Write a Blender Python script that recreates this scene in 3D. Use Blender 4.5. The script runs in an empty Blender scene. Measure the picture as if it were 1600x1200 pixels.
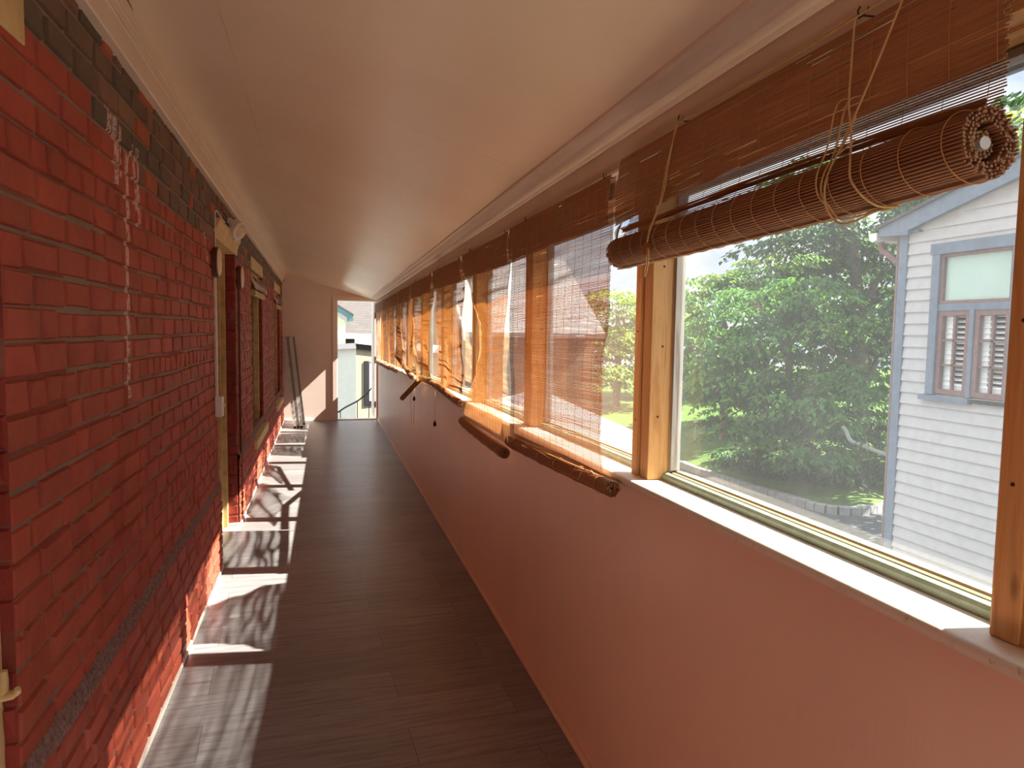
import bpy, math, random
from mathutils import Vector, Matrix, noise
random.seed(7)
R = random.random
def U(a, b): return a + (b - a) * random.random()
sc = bpy.context.scene
col = sc.collection
PI = math.pi

# ------------------------------------------------------------------ helpers
def lin(r, g, b):
    f = lambda c: (c / 255 / 12.92) if c / 255 <= .04045 else ((c / 255 + .055) / 1.055) ** 2.4
    return (f(r), f(g), f(b), 1.0)

def lerp(a, b, t): return a + (b - a) * t

def table(pts):
    def f(t):
        if t <= pts[0][0]: return pts[0][1]
        for (a, va), (b, vb) in zip(pts, pts[1:]):
            if t <= b:
                u = (t - a) / (b - a); u = u * u * (3 - 2 * u)
                return va + (vb - va) * u
        return pts[-1][1]
    return f

class MB:
    def __init__(self): self.v = []; self.f = []; self.c = None
    def quad(self, a, b, c, d, colr=None):
        n = len(self.v); self.v += [tuple(a), tuple(b), tuple(c), tuple(d)]; self.f.append((n, n + 1, n + 2, n + 3))
        if colr is not None:
            if self.c is None: self.c = []
            self.c.append(colr)
    def box(self, x0, x1, y0, y1, z0, z1, bev=0.0):
        if x0 > x1: x0, x1 = x1, x0
        if y0 > y1: y0, y1 = y1, y0
        if z0 > z1: z0, z1 = z1, z0
        if bev <= 0:
            n = len(self.v)
            self.v += [(x, y, z) for x in (x0, x1) for y in (y0, y1) for z in (z0, z1)]
            for q in ((0, 1, 3, 2), (4, 6, 7, 5), (0, 4, 5, 1), (2, 3, 7, 6), (0, 2, 6, 4), (1, 5, 7, 3)):
                self.f.append(tuple(n + i for i in q))
        else:
            import bmesh
            bm = bmesh.new()
            bmesh.ops.create_cube(bm, size=1)
            for v in bm.verts:
                v.co = Vector((lerp(x0, x1, v.co.x + .5), lerp(y0, y1, v.co.y + .5), lerp(z0, z1, v.co.z + .5)))
            bmesh.ops.bevel(bm, geom=list(bm.edges), offset=bev, segments=2, affect='EDGES', profile=.6)
            self.add_bm(bm); bm.free()
    def add_bm(self, bm, mat=None):
        n = len(self.v); bm.verts.index_update()
        for v in bm.verts: self.v.append(tuple(mat @ v.co if mat else v.co))
        for f in bm.faces: self.f.append(tuple(n + v.index for v in f.verts))
    def tube(self, pts, r, n=8, cap=True, closed=False):
        pts = [Vector(p) for p in pts]; m = len(pts); base = len(self.v)
        rr = r if isinstance(r, (list, tuple)) else [r] * m
        ref = None
        for i, p in enumerate(pts):
            a = pts[max(i - 1, 0)] if not closed else pts[i - 1]
            b = pts[min(i + 1, m - 1)] if not closed else pts[(i + 1) % m]
            d = (b - a)
            d = d.normalized() if d.length > 1e-9 else Vector((0, 0, 1))
            if ref is None: ref = Vector((0, 0, 1)) if abs(d.z) < .9 else Vector((0, 1, 0))
            s = d.cross(ref)
            if s.length < 1e-6: s = d.cross(Vector((1, 0, 0)))
            s.normalize(); u = s.cross(d); ref = u
            for k in range(n):
                t = 2 * PI * k / n
                self.v.append(tuple(p + (s * math.cos(t) + u * math.sin(t)) * rr[i]))
        L = m if closed else m - 1
        for i in range(L):
            j = (i + 1) % m
            for k in range(n):
                k2 = (k + 1) % n
                self.f.append((base + i * n + k, base + i * n + k2, base + j * n + k2, base + j * n + k))
        if cap and not closed:
            self.f.append(tuple(base + k for k in range(n))[::-1])
            self.f.append(tuple(base + (m - 1) * n + k for k in range(n)))
    def prism(self, prof, axis, a, b, fn=None):
        """prof: list of 2D points; extruded along axis ('y': prof=(x,z)) from a to b. fn(p2, s) may move the profile."""
        n = len(prof); base = len(self.v)
        for s in (a, b):
            for p in prof:
                q = fn(p, s) if fn else p
                if axis == 'y': self.v.append((q[0], s, q[1]))
                elif axis == 'x': self.v.append((s, q[0], q[1]))
                else: self.v.append((q[0], q[1], s))
        for i in range(n):
            j = (i + 1) % n
            self.f.append((base + i, base + j, base + n + j, base + n + i))
        self.f.append(tuple(base + i for i in range(n))[::-1]); self.f.append(tuple(base + n + i for i in range(n)))
    def lathe(self, prof, origin, axis=(0, 0, 1), n=24):
        """prof: (r, h) list revolved around axis through origin."""
        o = Vector(origin); d = Vector(axis).normalized()
        s = d.orthogonal().normalized(); u = d.cross(s); base = len(self.v); m = len(prof)
        for r, h in prof:
            for k in range(n):
                t = 2 * PI * k / n
                self.v.append(tuple(o + d * h + (s * math.cos(t) + u * math.sin(t)) * r))
        for i in range(m - 1):
            for k in range(n):
                k2 = (k + 1) % n
                self.f.append((base + i * n + k, base + i * n + k2, base + (i + 1) * n + k2, base + (i + 1) * n + k))
        self.f.append(tuple(base + k for k in range(n))[::-1]); self.f.append(tuple(base + (m - 1) * n + k for k in range(n)))
    def absorb(self, other, mat):
        # take another mesh into this one under a second material
        n = len(self.v); self.mi = getattr(self, 'mi', None) or [0] * len(self.f)
        self.extra = getattr(self, 'extra', []) + [mat]
        self.v += other.v; self.f += [tuple(i + n for i in f) for f in other.f]
        self.mi += [len(self.extra)] * len(other.f)
        return self
    def build(self, name, mat, parent=None, smooth=False, kind=None, fix=True):
        me = bpy.data.meshes.new(name)
        off = Vector((0, 0, 0))
        p = parent
        while p is not None: off += p.location; p = p.parent
        me.from_pydata([(v[0] - off.x, v[1] - off.y, v[2] - off.z) for v in self.v], [], self.f)
        if self.c is not None and len(self.c) == len(self.f):
            at = me.color_attributes.new('Col', 'FLOAT_COLOR', 'CORNER')
            i = 0
            dat = []
            for f, c in zip(self.f, self.c):
                for _ in f: dat += [c[0], c[1], c[2], 1.0]
            at.data.foreach_set('color', dat)
        if fix:
            import bmesh
            bm = bmesh.new(); bm.from_mesh(me); bmesh.ops.recalc_face_normals(bm, faces=bm.faces); bm.to_mesh(me); bm.free()
        if smooth:
            me.polygons.foreach_set('use_smooth', [True] * len(me.polygons))
            try: me.set_sharp_from_angle(angle=math.radians(40))
            except Exception: pass
        me.update()
        o = bpy.data.objects.new(name, me); col.objects.link(o)
        if mat: me.materials.append(mat)
        if getattr(self, 'extra', None):
            for x in self.extra: me.materials.append(x)
            me.polygons.foreach_set('material_index', self.mi)
        if parent is not None: o.parent = parent
        if kind: o['kind'] = kind
        return o

def tag(o, label, cat, group=None, kind=None):
    o['label'] = label; o['category'] = cat
    if group: o['group'] = group
    if kind: o['kind'] = kind
    return o

def thing(name, loc, label, cat, group=None, kind=None):
    o = bpy.data.objects.new(name, None); col.objects.link(o); o.location = loc; o.empty_display_size = .1
    return tag(o, label, cat, group, kind)

# ------------------------------------------------------------------ materials
class N:
    def __init__(self, name):
        self.m = bpy.data.materials.new(name); self.m.use_nodes = True
        self.t = self.m.node_tree; self.t.nodes.clear()
        self.out = self.n('ShaderNodeOutputMaterial')
    def n(self, typ, **kw):
        x = self.t.nodes.new(typ)
        for k, v in kw.items():
            if k in x.inputs.keys() if isinstance(k, str) else False: pass
            setattr(x, k, v)
        return x
    def set(self, sock, v):
        if hasattr(v, 'is_output') or isinstance(v, bpy.types.NodeSocket): self.t.links.new(v, sock)
        else: sock.default_value = v
    def coord(self, which='Object'):
        return self.n('ShaderNodeTexCoord').outputs[which]
    def mapping(self, vec, loc=(0, 0, 0), rot=(0, 0, 0), scale=(1, 1, 1)):
        m = self.n('ShaderNodeMapping'); self.set(m.inputs['Vector'], vec)
        m.inputs['Location'].default_value = loc; m.inputs['Rotation'].default_value = rot; m.inputs['Scale'].default_value = scale
        return m.outputs[0]
    def noise(self, vec, scale, detail=4, rough=.55, dist=0.0):
        x = self.n('ShaderNodeTexNoise'); self.set(x.inputs['Vector'], vec)
        x.inputs['Scale'].default_value = scale; x.inputs['Detail'].default_value = detail; x.inputs['Roughness'].default_value = rough
        x.inputs['Distortion'].default_value = dist
        return x.outputs['Fac']
    def ramp(self, fac, stops):
        x = self.n('ShaderNodeValToRGB'); self.set(x.inputs[0], fac)
        e = x.color_ramp.elements
        e[0].position, e[0].color = stops[0]; e[1].position, e[1].color = stops[-1]
        for p, c in stops[1:-1]:
            q = e.new(p); q.color = c
        return x.outputs[0]
    def mix(self, fac, a, b, mode='MIX'):
        x = self.n('ShaderNodeMix'); x.data_type = 'RGBA'; x.blend_type = mode
        self.set(x.inputs[0], fac); self.set(x.inputs[6], a); self.set(x.inputs[7], b)
        return x.outputs[2]
    def math(self, op, a, b=0.0, c=None):
        x = self.n('ShaderNodeMath'); x.operation = op
        self.set(x.inputs[0], a); self.set(x.inputs[1], b)
        if c is not None: self.set(x.inputs[2], c)
        return x.outputs[0]
    def sep(self, vec):
        x = self.n('ShaderNodeSeparateXYZ'); self.set(x.inputs[0], vec); return x.outputs
    def bump(self, h, strength=.3, dist=.01, normal=None):
        x = self.n('ShaderNodeBump'); self.set(x.inputs['Height'], h)
        x.inputs['Strength'].default_value = strength; x.inputs['Distance'].default_value = dist
        if normal is not None: self.set(x.inputs['Normal'], normal)
        return x.outputs[0]
    def bsdf(self, color, rough=.6, spec=.4, normal=None, metal=0.0):
        b = self.n('ShaderNodeBsdfPrincipled')
        self.set(b.inputs['Base Color'], color); self.set(b.inputs['Roughness'], rough)
        self.set(b.inputs['Specular IOR Level'], spec); self.set(b.inputs['Metallic'], metal)
        if normal is not None: self.set(b.inputs['Normal'], normal)
        return b.outputs[0]
    def end(self, sh):
        self.t.links.new(sh, self.out.inputs['Surface']); return self.m

def paint(name, c, var=.12, rough=.55, spec=.35, bump=.12, scale=6., fine=90.):
    m = N(name); v = m.coord()
    n1 = m.noise(v, scale, 5); n2 = m.noise(v, fine, 3)
    dark = tuple(x * (1 - var) for x in c[:3]) + (1,); light = tuple(min(1, x * (1 + var)) for x in c[:3]) + (1,)
    cc = m.ramp(n1, [(.3, dark), (.7, light)])
    return m.end(m.bsdf(cc, rough, spec, m.bump(n2, bump, .004)))

def wood(name, c1, c2, axis=2, scale=1.0, rough=.55, knots=True, spec=.3):
    m = N(name); v = m.coord()
    sc_ = [14 * scale] * 3; sc_[axis] = .9 * scale
    g = m.noise(m.mapping(v, scale=sc_), 3.0, 6, .6, .6)
    f = [160 * scale] * 3; f[axis] = 4 * scale
    fine = m.noise(m.mapping(v, scale=f), 1.0, 3, .6)
    cc = m.ramp(g, [(.32, c2), (.5, c1), (.62, tuple(x * .8 for x in c1[:3]) + (1,)), (.75, c1)])
    cc = m.mix(m.math('MULTIPLY', fine, .35), cc, tuple(x * .45 for x in c2[:3]) + (1,))
    if knots:
        kv = m.n('ShaderNodeTexVoronoi'); ks = [9.0] * 3; ks[axis] = 3.2
        m.set(kv.inputs['Vector'], m.mapping(v, scale=ks)); kv.inputs['Scale'].default_value = 1.0
        k = m.ramp(kv.outputs['Distance'], [(.0, (1, 1, 1, 1)), (.07, (.7, .7, .7, 1)), (.11, (0, 0, 0, 1))])
        cc = m.mix(k, cc, tuple(x * .22 for x in c2[:3]) + (1,))
    return m.end(m.bsdf(cc, rough, spec, m.bump(g, .15, .003)))

M = {}
# red painted brick: per-brick colour, dusty ledges and chips
def mat_brick(name='painted_brick'):
    m = N(name); v = m.coord()
    at = m.n('ShaderNodeAttribute'); at.attribute_name = 'Col'
    n1 = m.noise(v, 5.0, 6, .6); n2 = m.noise(v, 38.0, 5, .65); n3 = m.noise(v, 170.0, 3)
    cc = m.mix(1.0, at.outputs['Color'], m.ramp(n1, [(.25, (.78, .76, .76, 1)), (.75, (1.18, 1.2, 1.2, 1))]), 'MULTIPLY')
    # dusty, chalkier paint in patches
    cc = m.mix(m.math('MULTIPLY', m.ramp(n2, [(.55, (0, 0, 0, 1)), (.78, (1, 1, 1, 1))]), .30), cc, lin(165, 110, 95))
    chips = m.ramp(m.noise(v, 24.0, 8, .75), [(.715, (0, 0, 0, 1)), (.735, (1, 1, 1, 1))])
    cc = m.mix(m.math('MULTIPLY', chips, .55), cc, lin(205, 170, 150))
    # remains of pale paint: vertical strokes, flaking
    xyz = m.sep(v); y, z = xyz[1], xyz[2]; tot = None
    wob = m.math('MULTIPLY', m.math('SUBTRACT', m.noise(v, 16.0, 3), .5), .020)
    for (yc, k, z0, z1, w_) in ((2.705, .055, 1.31, 2.16, .021), (2.612, .05, 2.02, 2.19, .024), (2.556, 0, 2.17, 2.25, .024), (2.615, 0, 2.14, 2.24, .020), (2.665, .03, 2.05, 2.22, .014),
                                (2.895, .02, 1.92, 2.20, .020), (2.845, -.1, 2.08, 2.20, .016), (2.862, .02, 1.97, 2.05, .012), (4.50, -.5, 1.93, 2.12, .022)):
        d = m.math('ABSOLUTE', m.math('SUBTRACT', m.math('ADD', y, wob), m.math('ADD', yc, m.math('MULTIPLY', m.math('SUBTRACT', z, z0), k))))
        q = m.math('MULTIPLY', m.math('LESS_THAN', d, w_), m.math('MULTIPLY', m.math('GREATER_THAN', z, z0), m.math('LESS_THAN', z, z1)))
        tot = q if tot is None else m.math('MAXIMUM', tot, q)
    flake = m.ramp(m.noise(v, 55.0, 5, .7), [(.41, (0, 0, 0, 1)), (.50, (1, 1, 1, 1))])
    cc = m.mix(m.math('MULTIPLY', m.math('MULTIPLY', tot, flake), .85), cc, lin(222, 190, 178))
    # a rougher, dirtier look where the wall was never painted
    h = m.math('ADD', m.math('MULTIPLY', n2, .8), m.math('MULTIPLY', n3, .25))
    return m.end(m.bsdf(cc, .62, .35, m.bump(h, .55, .006)))
M['brick'] = mat_brick()
def mat_raw():
    m = N('rough_dark_mortar'); v = m.coord()
    n = m.noise(v, 60.0, 6, .7)
    return m.end(m.bsdf(m.ramp(n, [(.3, lin(98, 76, 70)), (.7, lin(168, 138, 126))]), .95, .1, m.bump(n, .9, .008)))
M['grit'] = mat_raw()

def mat_floor():
    m = N('grey_oak_plank'); v = m.coord()
    mv = m.mapping(v, rot=(0, 0, math.radians(-3.0)))
    bt = m.n('ShaderNodeTexBrick'); m.set(bt.inputs['Vector'], m.mapping(mv, loc=(.31, .03, 0)))
    bt.offset = .37; bt.offset_frequency = 2; bt.squash = 1.0
    bt.inputs['Scale'].default_value = 1.0; bt.inputs['Brick Width'].default_value = 1.22; bt.inputs['Row Height'].default_value = .245
    bt.inputs['Mortar Size'].default_value = .0011; bt.inputs['Mortar Smooth'].default_value = .2; bt.inputs['Bias'].default_value = 0
    bt.inputs['Color1'].default_value = (.0, .0, .0, 1); bt.inputs['Color2'].default_value = (1, 1, 1, 1); bt.inputs['Mortar'].default_value = (.5, .5, .5, 1)
    per = bt.outputs['Color']
    off = m.n('ShaderNodeVectorMath'); off.operation = 'MULTIPLY_ADD'
    m.set(off.inputs[0], per); off.inputs[1].default_value = (7.3, 3.1, 0); m.set(off.inputs[2], mv)
    g = m.noise(m.mapping(off.outputs[0], scale=(1.6, 26, 1)), 1.6, 7, .62, .9)
    g2 = m.noise(m.mapping(off.outputs[0], scale=(5, 150, 1)), 1.0, 4, .6)
    cc = m.ramp(g, [(.25, lin(100, 99, 102)), (.48, lin(142, 140, 142)), (.58, lin(158, 156, 157)), (.78, lin(122, 120, 122))])
    cc = m.mix(m.math('MULTIPLY', g2, .45), cc, lin(74, 64, 60))
    cc = m.mix(m.math('MULTIPLY', m.sep(per)[0], .38), cc, lin(92, 80, 75))
    cc = m.mix(m.math('MULTIPLY', bt.outputs['Fac'], .85), cc, lin(30, 26, 25))
    r = m.ramp(g2, [(.3, (.26, .26, .26, 1)), (.7, (.38, .38, .38, 1))])
    h = m.math('SUBTRACT', m.math('MULTIPLY', g2, .35), m.math('MULTIPLY', bt.outputs['Fac'], 1.0))
    return m.end(m.bsdf(cc, r, .7, m.bump(h, .14, .003)))
M['floor'] = mat_floor()

def mat_ceiling():
    m = N('ceiling_paint'); v = m.coord(); xyz = m.sep(v)
    n1 = m.noise(v, 1.6, 4); n2 = m.noise(v, 120, 3); n3 = m.noise(v, 11, 5)
    cc = m.ramp(n1, [(.3, lin(238, 218, 190)), (.7, lin(245, 228, 202))])
    # sheet joints across the porch and one along it; each joint fades in and out
    def line(c, at, w, other, seed):
        d = m.math('ABSOLUTE', m.math('SUBTRACT', m.math('ADD', c, m.math('MULTIPLY', m.math('SUBTRACT', n3, .5), .012)), at))
        f = m.math('LESS_THAN', d, w)
        g = m.ramp(m.noise(m.mapping(v, loc=(seed, seed * 2, 0)), 1.7, 2), [(.42, (0, 0, 0, 1)), (.58, (1, 1, 1, 1))])
        return m.math('MULTIPLY', f, g)
    tot = line(xyz[0], -.29, .0022, xyz[1], 3.1)
    for i, y in enumerate((2.70, 5.14, 7.58, 10.02)):
        tot = m.math('MAXIMUM', tot, line(xyz[1], y, .003 + .0006 * i, xyz[0], 5.7 + i))
    # nail pops
    vo = m.n('ShaderNodeTexVoronoi'); m.set(vo.inputs['Vector'], m.mapping(v, scale=(3.2, 2.6, 0))); vo.inputs['Scale'].default_value = 1
    pop = m.ramp(vo.outputs['Distance'], [(0, (1, 1, 1, 1)), (.010, (1, 1, 1, 1)), (.018, (0, 0, 0, 1))])
    cc = m.mix(m.math('MULTIPLY', tot, .22), cc, lin(120, 90, 70))
    cc = m.mix(m.math('MULTIPLY', pop, .8), cc, lin(70, 50, 38))
    h = m.math('ADD', m.math('MULTIPLY', n2, .25), m.math('SUBTRACT', m.math('MULTIPLY', n1, 2.5), m.math('MULTIPLY', tot, .7)))
    return m.end(m.bsdf(cc, .33, .45, m.bump(h, .12, .01)))
M['ceiling'] = mat_ceiling()
M['cream_trim'] = paint('cream_trim_paint', lin(228, 208, 184), .05, .42, .45, .1)
M['pink_wall'] = None
def mat_pink():
    m = N('pink_panel_paint'); v = m.coord(); y = m.sep(v)[1]
    n1 = m.noise(m.mapping(v, scale=(1, 1.6, .8)), 1.4, 4); n2 = m.noise(v, 140, 3); n4 = m.noise(m.mapping(v, scale=(1, 9, .25)), 2.6, 3)
    cc = m.ramp(n1, [(.3, lin(226, 190, 168)), (.7, lin(233, 198, 176))])
    sp = m.ramp(m.noise(v, 30, 2, .9), [(.80, (0, 0, 0, 1)), (.815, (1, 1, 1, 1))])
    cc = m.mix(m.math('MULTIPLY', sp, .5), cc, lin(120, 80, 66))
    h = m.math('ADD', m.math('MULTIPLY', n4, 4.0), m.math('MULTIPLY', n2, .10))
    return m.end(m.bsdf(cc, .33, .5, m.bump(h, .05, .01)))
M['pink_wall'] = mat_pink()
M['beige_wall'] = paint('beige_pink_wall_paint', lin(234, 216, 204), .03, .5, .35, .06)
M['white_trim'] = paint('white_trim_paint', lin(236, 226, 216), .05, .45, .4, .08, 14)
M['sill_white'] = None
def mat_sill():
    m = N('dusty_cream_sill_paint'); v = m.coord()
    n1 = m.noise(m.mapping(v, scale=(18, 3, 18)), 2.2, 6, .7); n2 = m.noise(v, 46, 5, .75)
    cc = m.ramp(n1, [(.30, lin(222, 212, 198)), (.55, lin(224, 213, 195)), (.75, lin(208, 190, 164))])
    cc = m.mix(m.math('MULTIPLY', m.ramp(n2, [(.60, (0, 0, 0, 1)), (.70, (1, 1, 1, 1))]), .6), cc, lin(142, 100, 70))
    return m.end(m.bsdf(cc, .42, .4, m.bump(n2, .15, .003)))
M['sill_white'] = mat_sill()
M['green_bead'] = paint('pale_green_paint', lin(146, 158, 138), .15, .45, .4, .25, 30)
M['weathered'] = wood('weathered_grey_wood', lin(168, 150, 122), lin(122, 108, 90), 1, 1.2, .8, False)
M['grey_stop'] = wood('weathered_white_wood', lin(170, 164, 155), lin(128, 120, 112), 2, 1.2, .75, False)
M['pine'] = wood('bare_pine', lin(236, 184, 120), lin(208, 142, 78), 2, 1.0, .5)
M['pine_rail'] = wood('bare_pine_header', lin(222, 168, 106), lin(190, 126, 68), 1, 1.0, .5, False)
M['yellow_trim'] = paint('mustard_cream_paint', lin(196, 168, 112), .22, .55, .35, .35, 16)
M['yellow_pale'] = paint('pale_yellow_paint', lin(214, 184, 128), .14, .55, .35, .3, 10)
M['red_door'] = paint('red_door_paint', lin(132, 48, 38), .1, .5, .4, .1)

def mat_bamboo(name, c, trans=.35, var=.28):
    m = N(name); v = m.coord()
    n1 = m.noise(m.mapping(v, scale=(1, 2.0, 230)), 1.0, 3, .6); n2 = m.noise(m.mapping(v, scale=(6, 6, 30)), 1.0, 3)
    lo = tuple(x * (1 - var) for x in c[:3]) + (1,); hi = tuple(x * (1 + var) for x in c[:3]) + (1,)
    cc = m.ramp(m.math('ADD', m.math('MULTIPLY', n1, .7), m.math('MULTIPLY', n2, .3)), [(.3, lo), (.7, hi)])
    b = m.bsdf(cc, .5, .35)
    tr = m.n('ShaderNodeBsdfTranslucent'); m.set(tr.inputs['Color'], m.mix(.5, cc, (c[0] * 1.5, c[1] * 1.35, c[2] * 1.1, 1)))
    mx = m.n('ShaderNodeMixShader'); mx.inputs[0].default_value = trans
    m.t.links.new(b, mx.inputs[1]); m.t.links.new(tr.outputs[0], mx.inputs[2])
    return m.end(mx.outputs[0])
M['slat'] = mat_bamboo('split_bamboo', (.46, .245, .125, 1), .30)
M['slat_pale'] = mat_bamboo('pale_split_bamboo', (.60, .38, .18, 1), .42)
M['slat_dark'] = mat_bamboo('dark_split_bamboo', (.43, .195, .075, 1), .12)
M['cord'] = paint('cream_cord', lin(214, 184, 124), .1, .7, .2, .1, 60)
M['thread'] = paint('tan_thread', lin(196, 146, 96), .1, .8, .1, .05, 60)
M['toggle'] = wood('varnished_toggle', lin(164, 96, 40), lin(120, 64, 24), 2, 3, .35, False)
M['dark_toggle'] = paint('dark_tassel', lin(64, 30, 24), .2, .5, .3, .1, 60)
M['iron'] = paint('dark_iron', lin(46, 42, 40), .2, .5, .5, .2, 40)

def mat_glass():
    m = N('dusty_glass'); v = m.coord()
    tr = m.n('ShaderNodeBsdfTransparent'); tr.inputs['Color'].default_value = (.95, .965, .96, 1)
    gl = m.n('ShaderNodeBsdfGlossy'); gl.inputs['Roughness'].default_value = .0; gl.inputs['Color'].default_value = (1, 1, 1, 1)
    fr = m.n('ShaderNodeLayerWeight'); fr.inputs['Blend'].default_value = .5
    fres = m.math('ADD', .04, m.math('MULTIPLY', m.math('POWER', fr.outputs['Facing'], 5.0), .96))
    a = m.n('ShaderNodeMixShader'); m.t.links.new(fres, a.inputs[0])
    m.t.links.new(tr.outputs[0], a.inputs[1]); m.t.links.new(gl.outputs[0], a.inputs[2])
    # film of dust, streaked by rain
    d1 = m.noise(v, 3.0, 5, .6); d2 = m.noise(m.mapping(v, scale=(90, 90, 12)), 1.0, 4, .7); d3 = m.noise(v, 260, 2, .8)
    amt = m.math('MULTIPLY', m.math('ADD', m.math('MULTIPLY', d1, .5), m.math('ADD', m.math('MULTIPLY', d2, .35), m.math('MULTIPLY', d3, .35))), DUST)
    df = m.n('ShaderNodeBsdfDiffuse'); df.inputs['Color'].default_value = (.72, .75, .78, 1)
    tl = m.n('ShaderNodeBsdfTranslucent'); tl.inputs['Color'].default_value = (.74, .79, .84, 1)
    dm = m.n('ShaderNodeMixShader'); dm.inputs[0].default_value = .65
    m.t.links.new(df.outputs[0], dm.inputs[1]); m.t.links.new(tl.outputs[0], dm.inputs[2])
    b = m.n('ShaderNodeMixShader'); m.t.links.new(amt, b.inputs[0])
    m.t.links.new(a.outputs[0], b.inputs[1]); m.t.links.new(dm.outputs[0], b.inputs[2])
    return m.end(b.outputs[0])
DUST = .034
M['glass'] = mat_glass()
def mat_dark_glass(name, c):
    m = N(name); return m.end(m.bsdf(c, .06, .6))
M['dark_glass'] = mat_dark_glass('dark_pane', (.02, .02, .022, 1))
M['green_pane'] = paint('pale_shade_behind_pane', lin(184, 206, 192), .06, .25, .5, .02, 2)

# outdoors
M['siding'] = paint('pale_grey_siding_paint', (.50, .475, .455, 1), .06, .6, .3, .2, 9)
M['slate_trim'] = paint('slate_blue_trim_paint', lin(116, 126, 138), .12, .6, .3, .2, 12)
M['brown_frame'] = paint('brown_sash_paint', lin(132, 104, 98), .12, .55, .3, .2, 20)
M['shutter'] = paint('white_shutter_paint', (.92, .92, .88, 1), .02, .5, .3, .05)
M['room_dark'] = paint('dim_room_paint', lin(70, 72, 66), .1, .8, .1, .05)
M['asphalt'] = paint('asphalt', lin(82, 84, 88), .18, .9, .2, .5, 3)
def mat_grass():
    m = N('mown_grass'); v = m.coord()
    n = m.noise(v, 1.2, 5); n2 = m.noise(v, 40, 4)
    cc = m.ramp(n, [(.3, lin(66, 94, 40)), (.7, lin(98, 128, 50))])
    cc = m.mix(m.math('MULTIPLY', n2, .4), cc, lin(60, 86, 32))
    return m.end(m.bsdf(cc, .8, .2, m.bump(n2, .8, .05)))
M['grass'] = mat_grass()
M['soil'] = paint('brown_soil', lin(84, 76, 60), .25, .95, .1, .8, 4)  # mottled brown soil
M['granite'] = paint('granite_kerb', lin(140, 140, 140), .18, .85, .2, .4, 5)
M['bark'] = paint('tree_bark', lin(120, 112, 98), .3, .9, .15, .8, 5)
M['metal'] = paint('brushed_grey_metal', lin(206, 204, 198), .08, .38, .6, .05, 8)
M['metal_dark'] = paint('shadowed_channel_metal', lin(140, 138, 132), .1, .45, .5, .05, 8)  # same metal, darker grey standing for the shade between the rails
M['white_plastic'] = paint('white_plastic', lin(232, 222, 212), .03, .35, .45, .02)
M['grey_pipe'] = paint('grey_pipe_paint', lin(172, 176, 170), .06, .5, .3, .05)
M['black_metal'] = paint('black_railing_paint', lin(28, 28, 30), .15, .45, .45, .1)
M['cream_stucco'] = paint('cream_stucco', lin(158, 147, 124), .05, .85, .2, .4, 8)
M['green_stucco'] = paint('grey_green_stucco', lin(230, 230, 210), .04, .85, .2, .4, 8)
M['pale_siding'] = paint('pale_green_siding', lin(176, 184, 168), .04, .8, .2, .2, 8)
M['teal'] = paint('teal_fascia_paint', lin(74, 110, 118), .06, .5, .3, .05)
M['lumber'] = paint('tan_house_wall', lin(150, 128, 100), .06, .8, .2, .1, 5)
M['brown_fixture'] = paint('brown_fixture_enamel', lin(96, 54, 34), .1, .45, .4, .1, 20)
def mat_shingle(name, c):
    m = N(name); v = m.coord('UV') if False else m.coord()
    bt = m.n('ShaderNodeTexBrick'); xyz = m.sep(v)
    cb = m.n('ShaderNodeCombineXYZ'); m.set(cb.inputs[0], m.math('ADD', xyz[0], xyz[1])); m.set(cb.inputs[1], xyz[2])
    m.set(bt.inputs['Vector'], cb.outputs[0]); bt.inputs['Scale'].default_value = 1
    bt.inputs['Brick Width'].default_value = .3; bt.inputs['Row Height'].default_value = .085; bt.inputs['Mortar Size'].default_value = .006
    bt.inputs['Color1'].default_value = tuple(x * .86 for x in c[:3]) + (1,); bt.inputs['Color2'].default_value = c
    bt.inputs['Mortar'].default_value = tuple(x * .6 for x in c[:3]) + (1,)
    return m.end(m.bsdf(bt.outputs['Color'], .9, .15))
M['shingle'] = mat_shingle('grey_shingle', lin(96, 92, 90))
M['shingle_light'] = mat_shingle('pale_grey_shingle', lin(150, 146, 144))
def mat_leaf(name, spec=.25):
    m = N(name)
    at = m.n('ShaderNodeAttribute'); at.attribute_name = 'Col'
    b = m.bsdf(at.outputs['Color'], .5, spec)
    tr = m.n('ShaderNodeBsdfTranslucent'); m.set(tr.inputs['Color'], m.mix(1.0, at.outputs['Color'], (1.35, 1.3, .7, 1), 'MULTIPLY'))
    mx = m.n('ShaderNodeMixShader'); mx.inputs[0].default_value = .42
    m.t.links.new(b, mx.inputs[1]); m.t.links.new(tr.outputs[0], mx.inputs[2])
    return m.end(mx.outputs[0])
M['leaf'] = mat_leaf('green_leaf')

# ------------------------------------------------------------------ dimensions (metres; y runs along the porch)
Y0, Y1 = -2.0, 12.42
WL, PL = -.655, -.641                # painted brick face, plinth face
def drop(y): return -.0075 * (y - 2)    # the old porch sags a little towards its far end
def ceil_l(y): return 2.585 - .0122 * (y - 2)
def ceil_r(y): return 2.172 - .0098 * (y - 2)
def fas(y): return 2.445 - .0138 * (y - 2)      # underside of the left fascia
def band(y): return .555 - .004 * (y - 2)

# ------------------------------------------------------------------ floor
b = MB(); b.box(-.9, 1.1, Y0, Y1 + .1, -.08, 0); b.build('floor', M['floor'], kind='structure')

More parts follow.
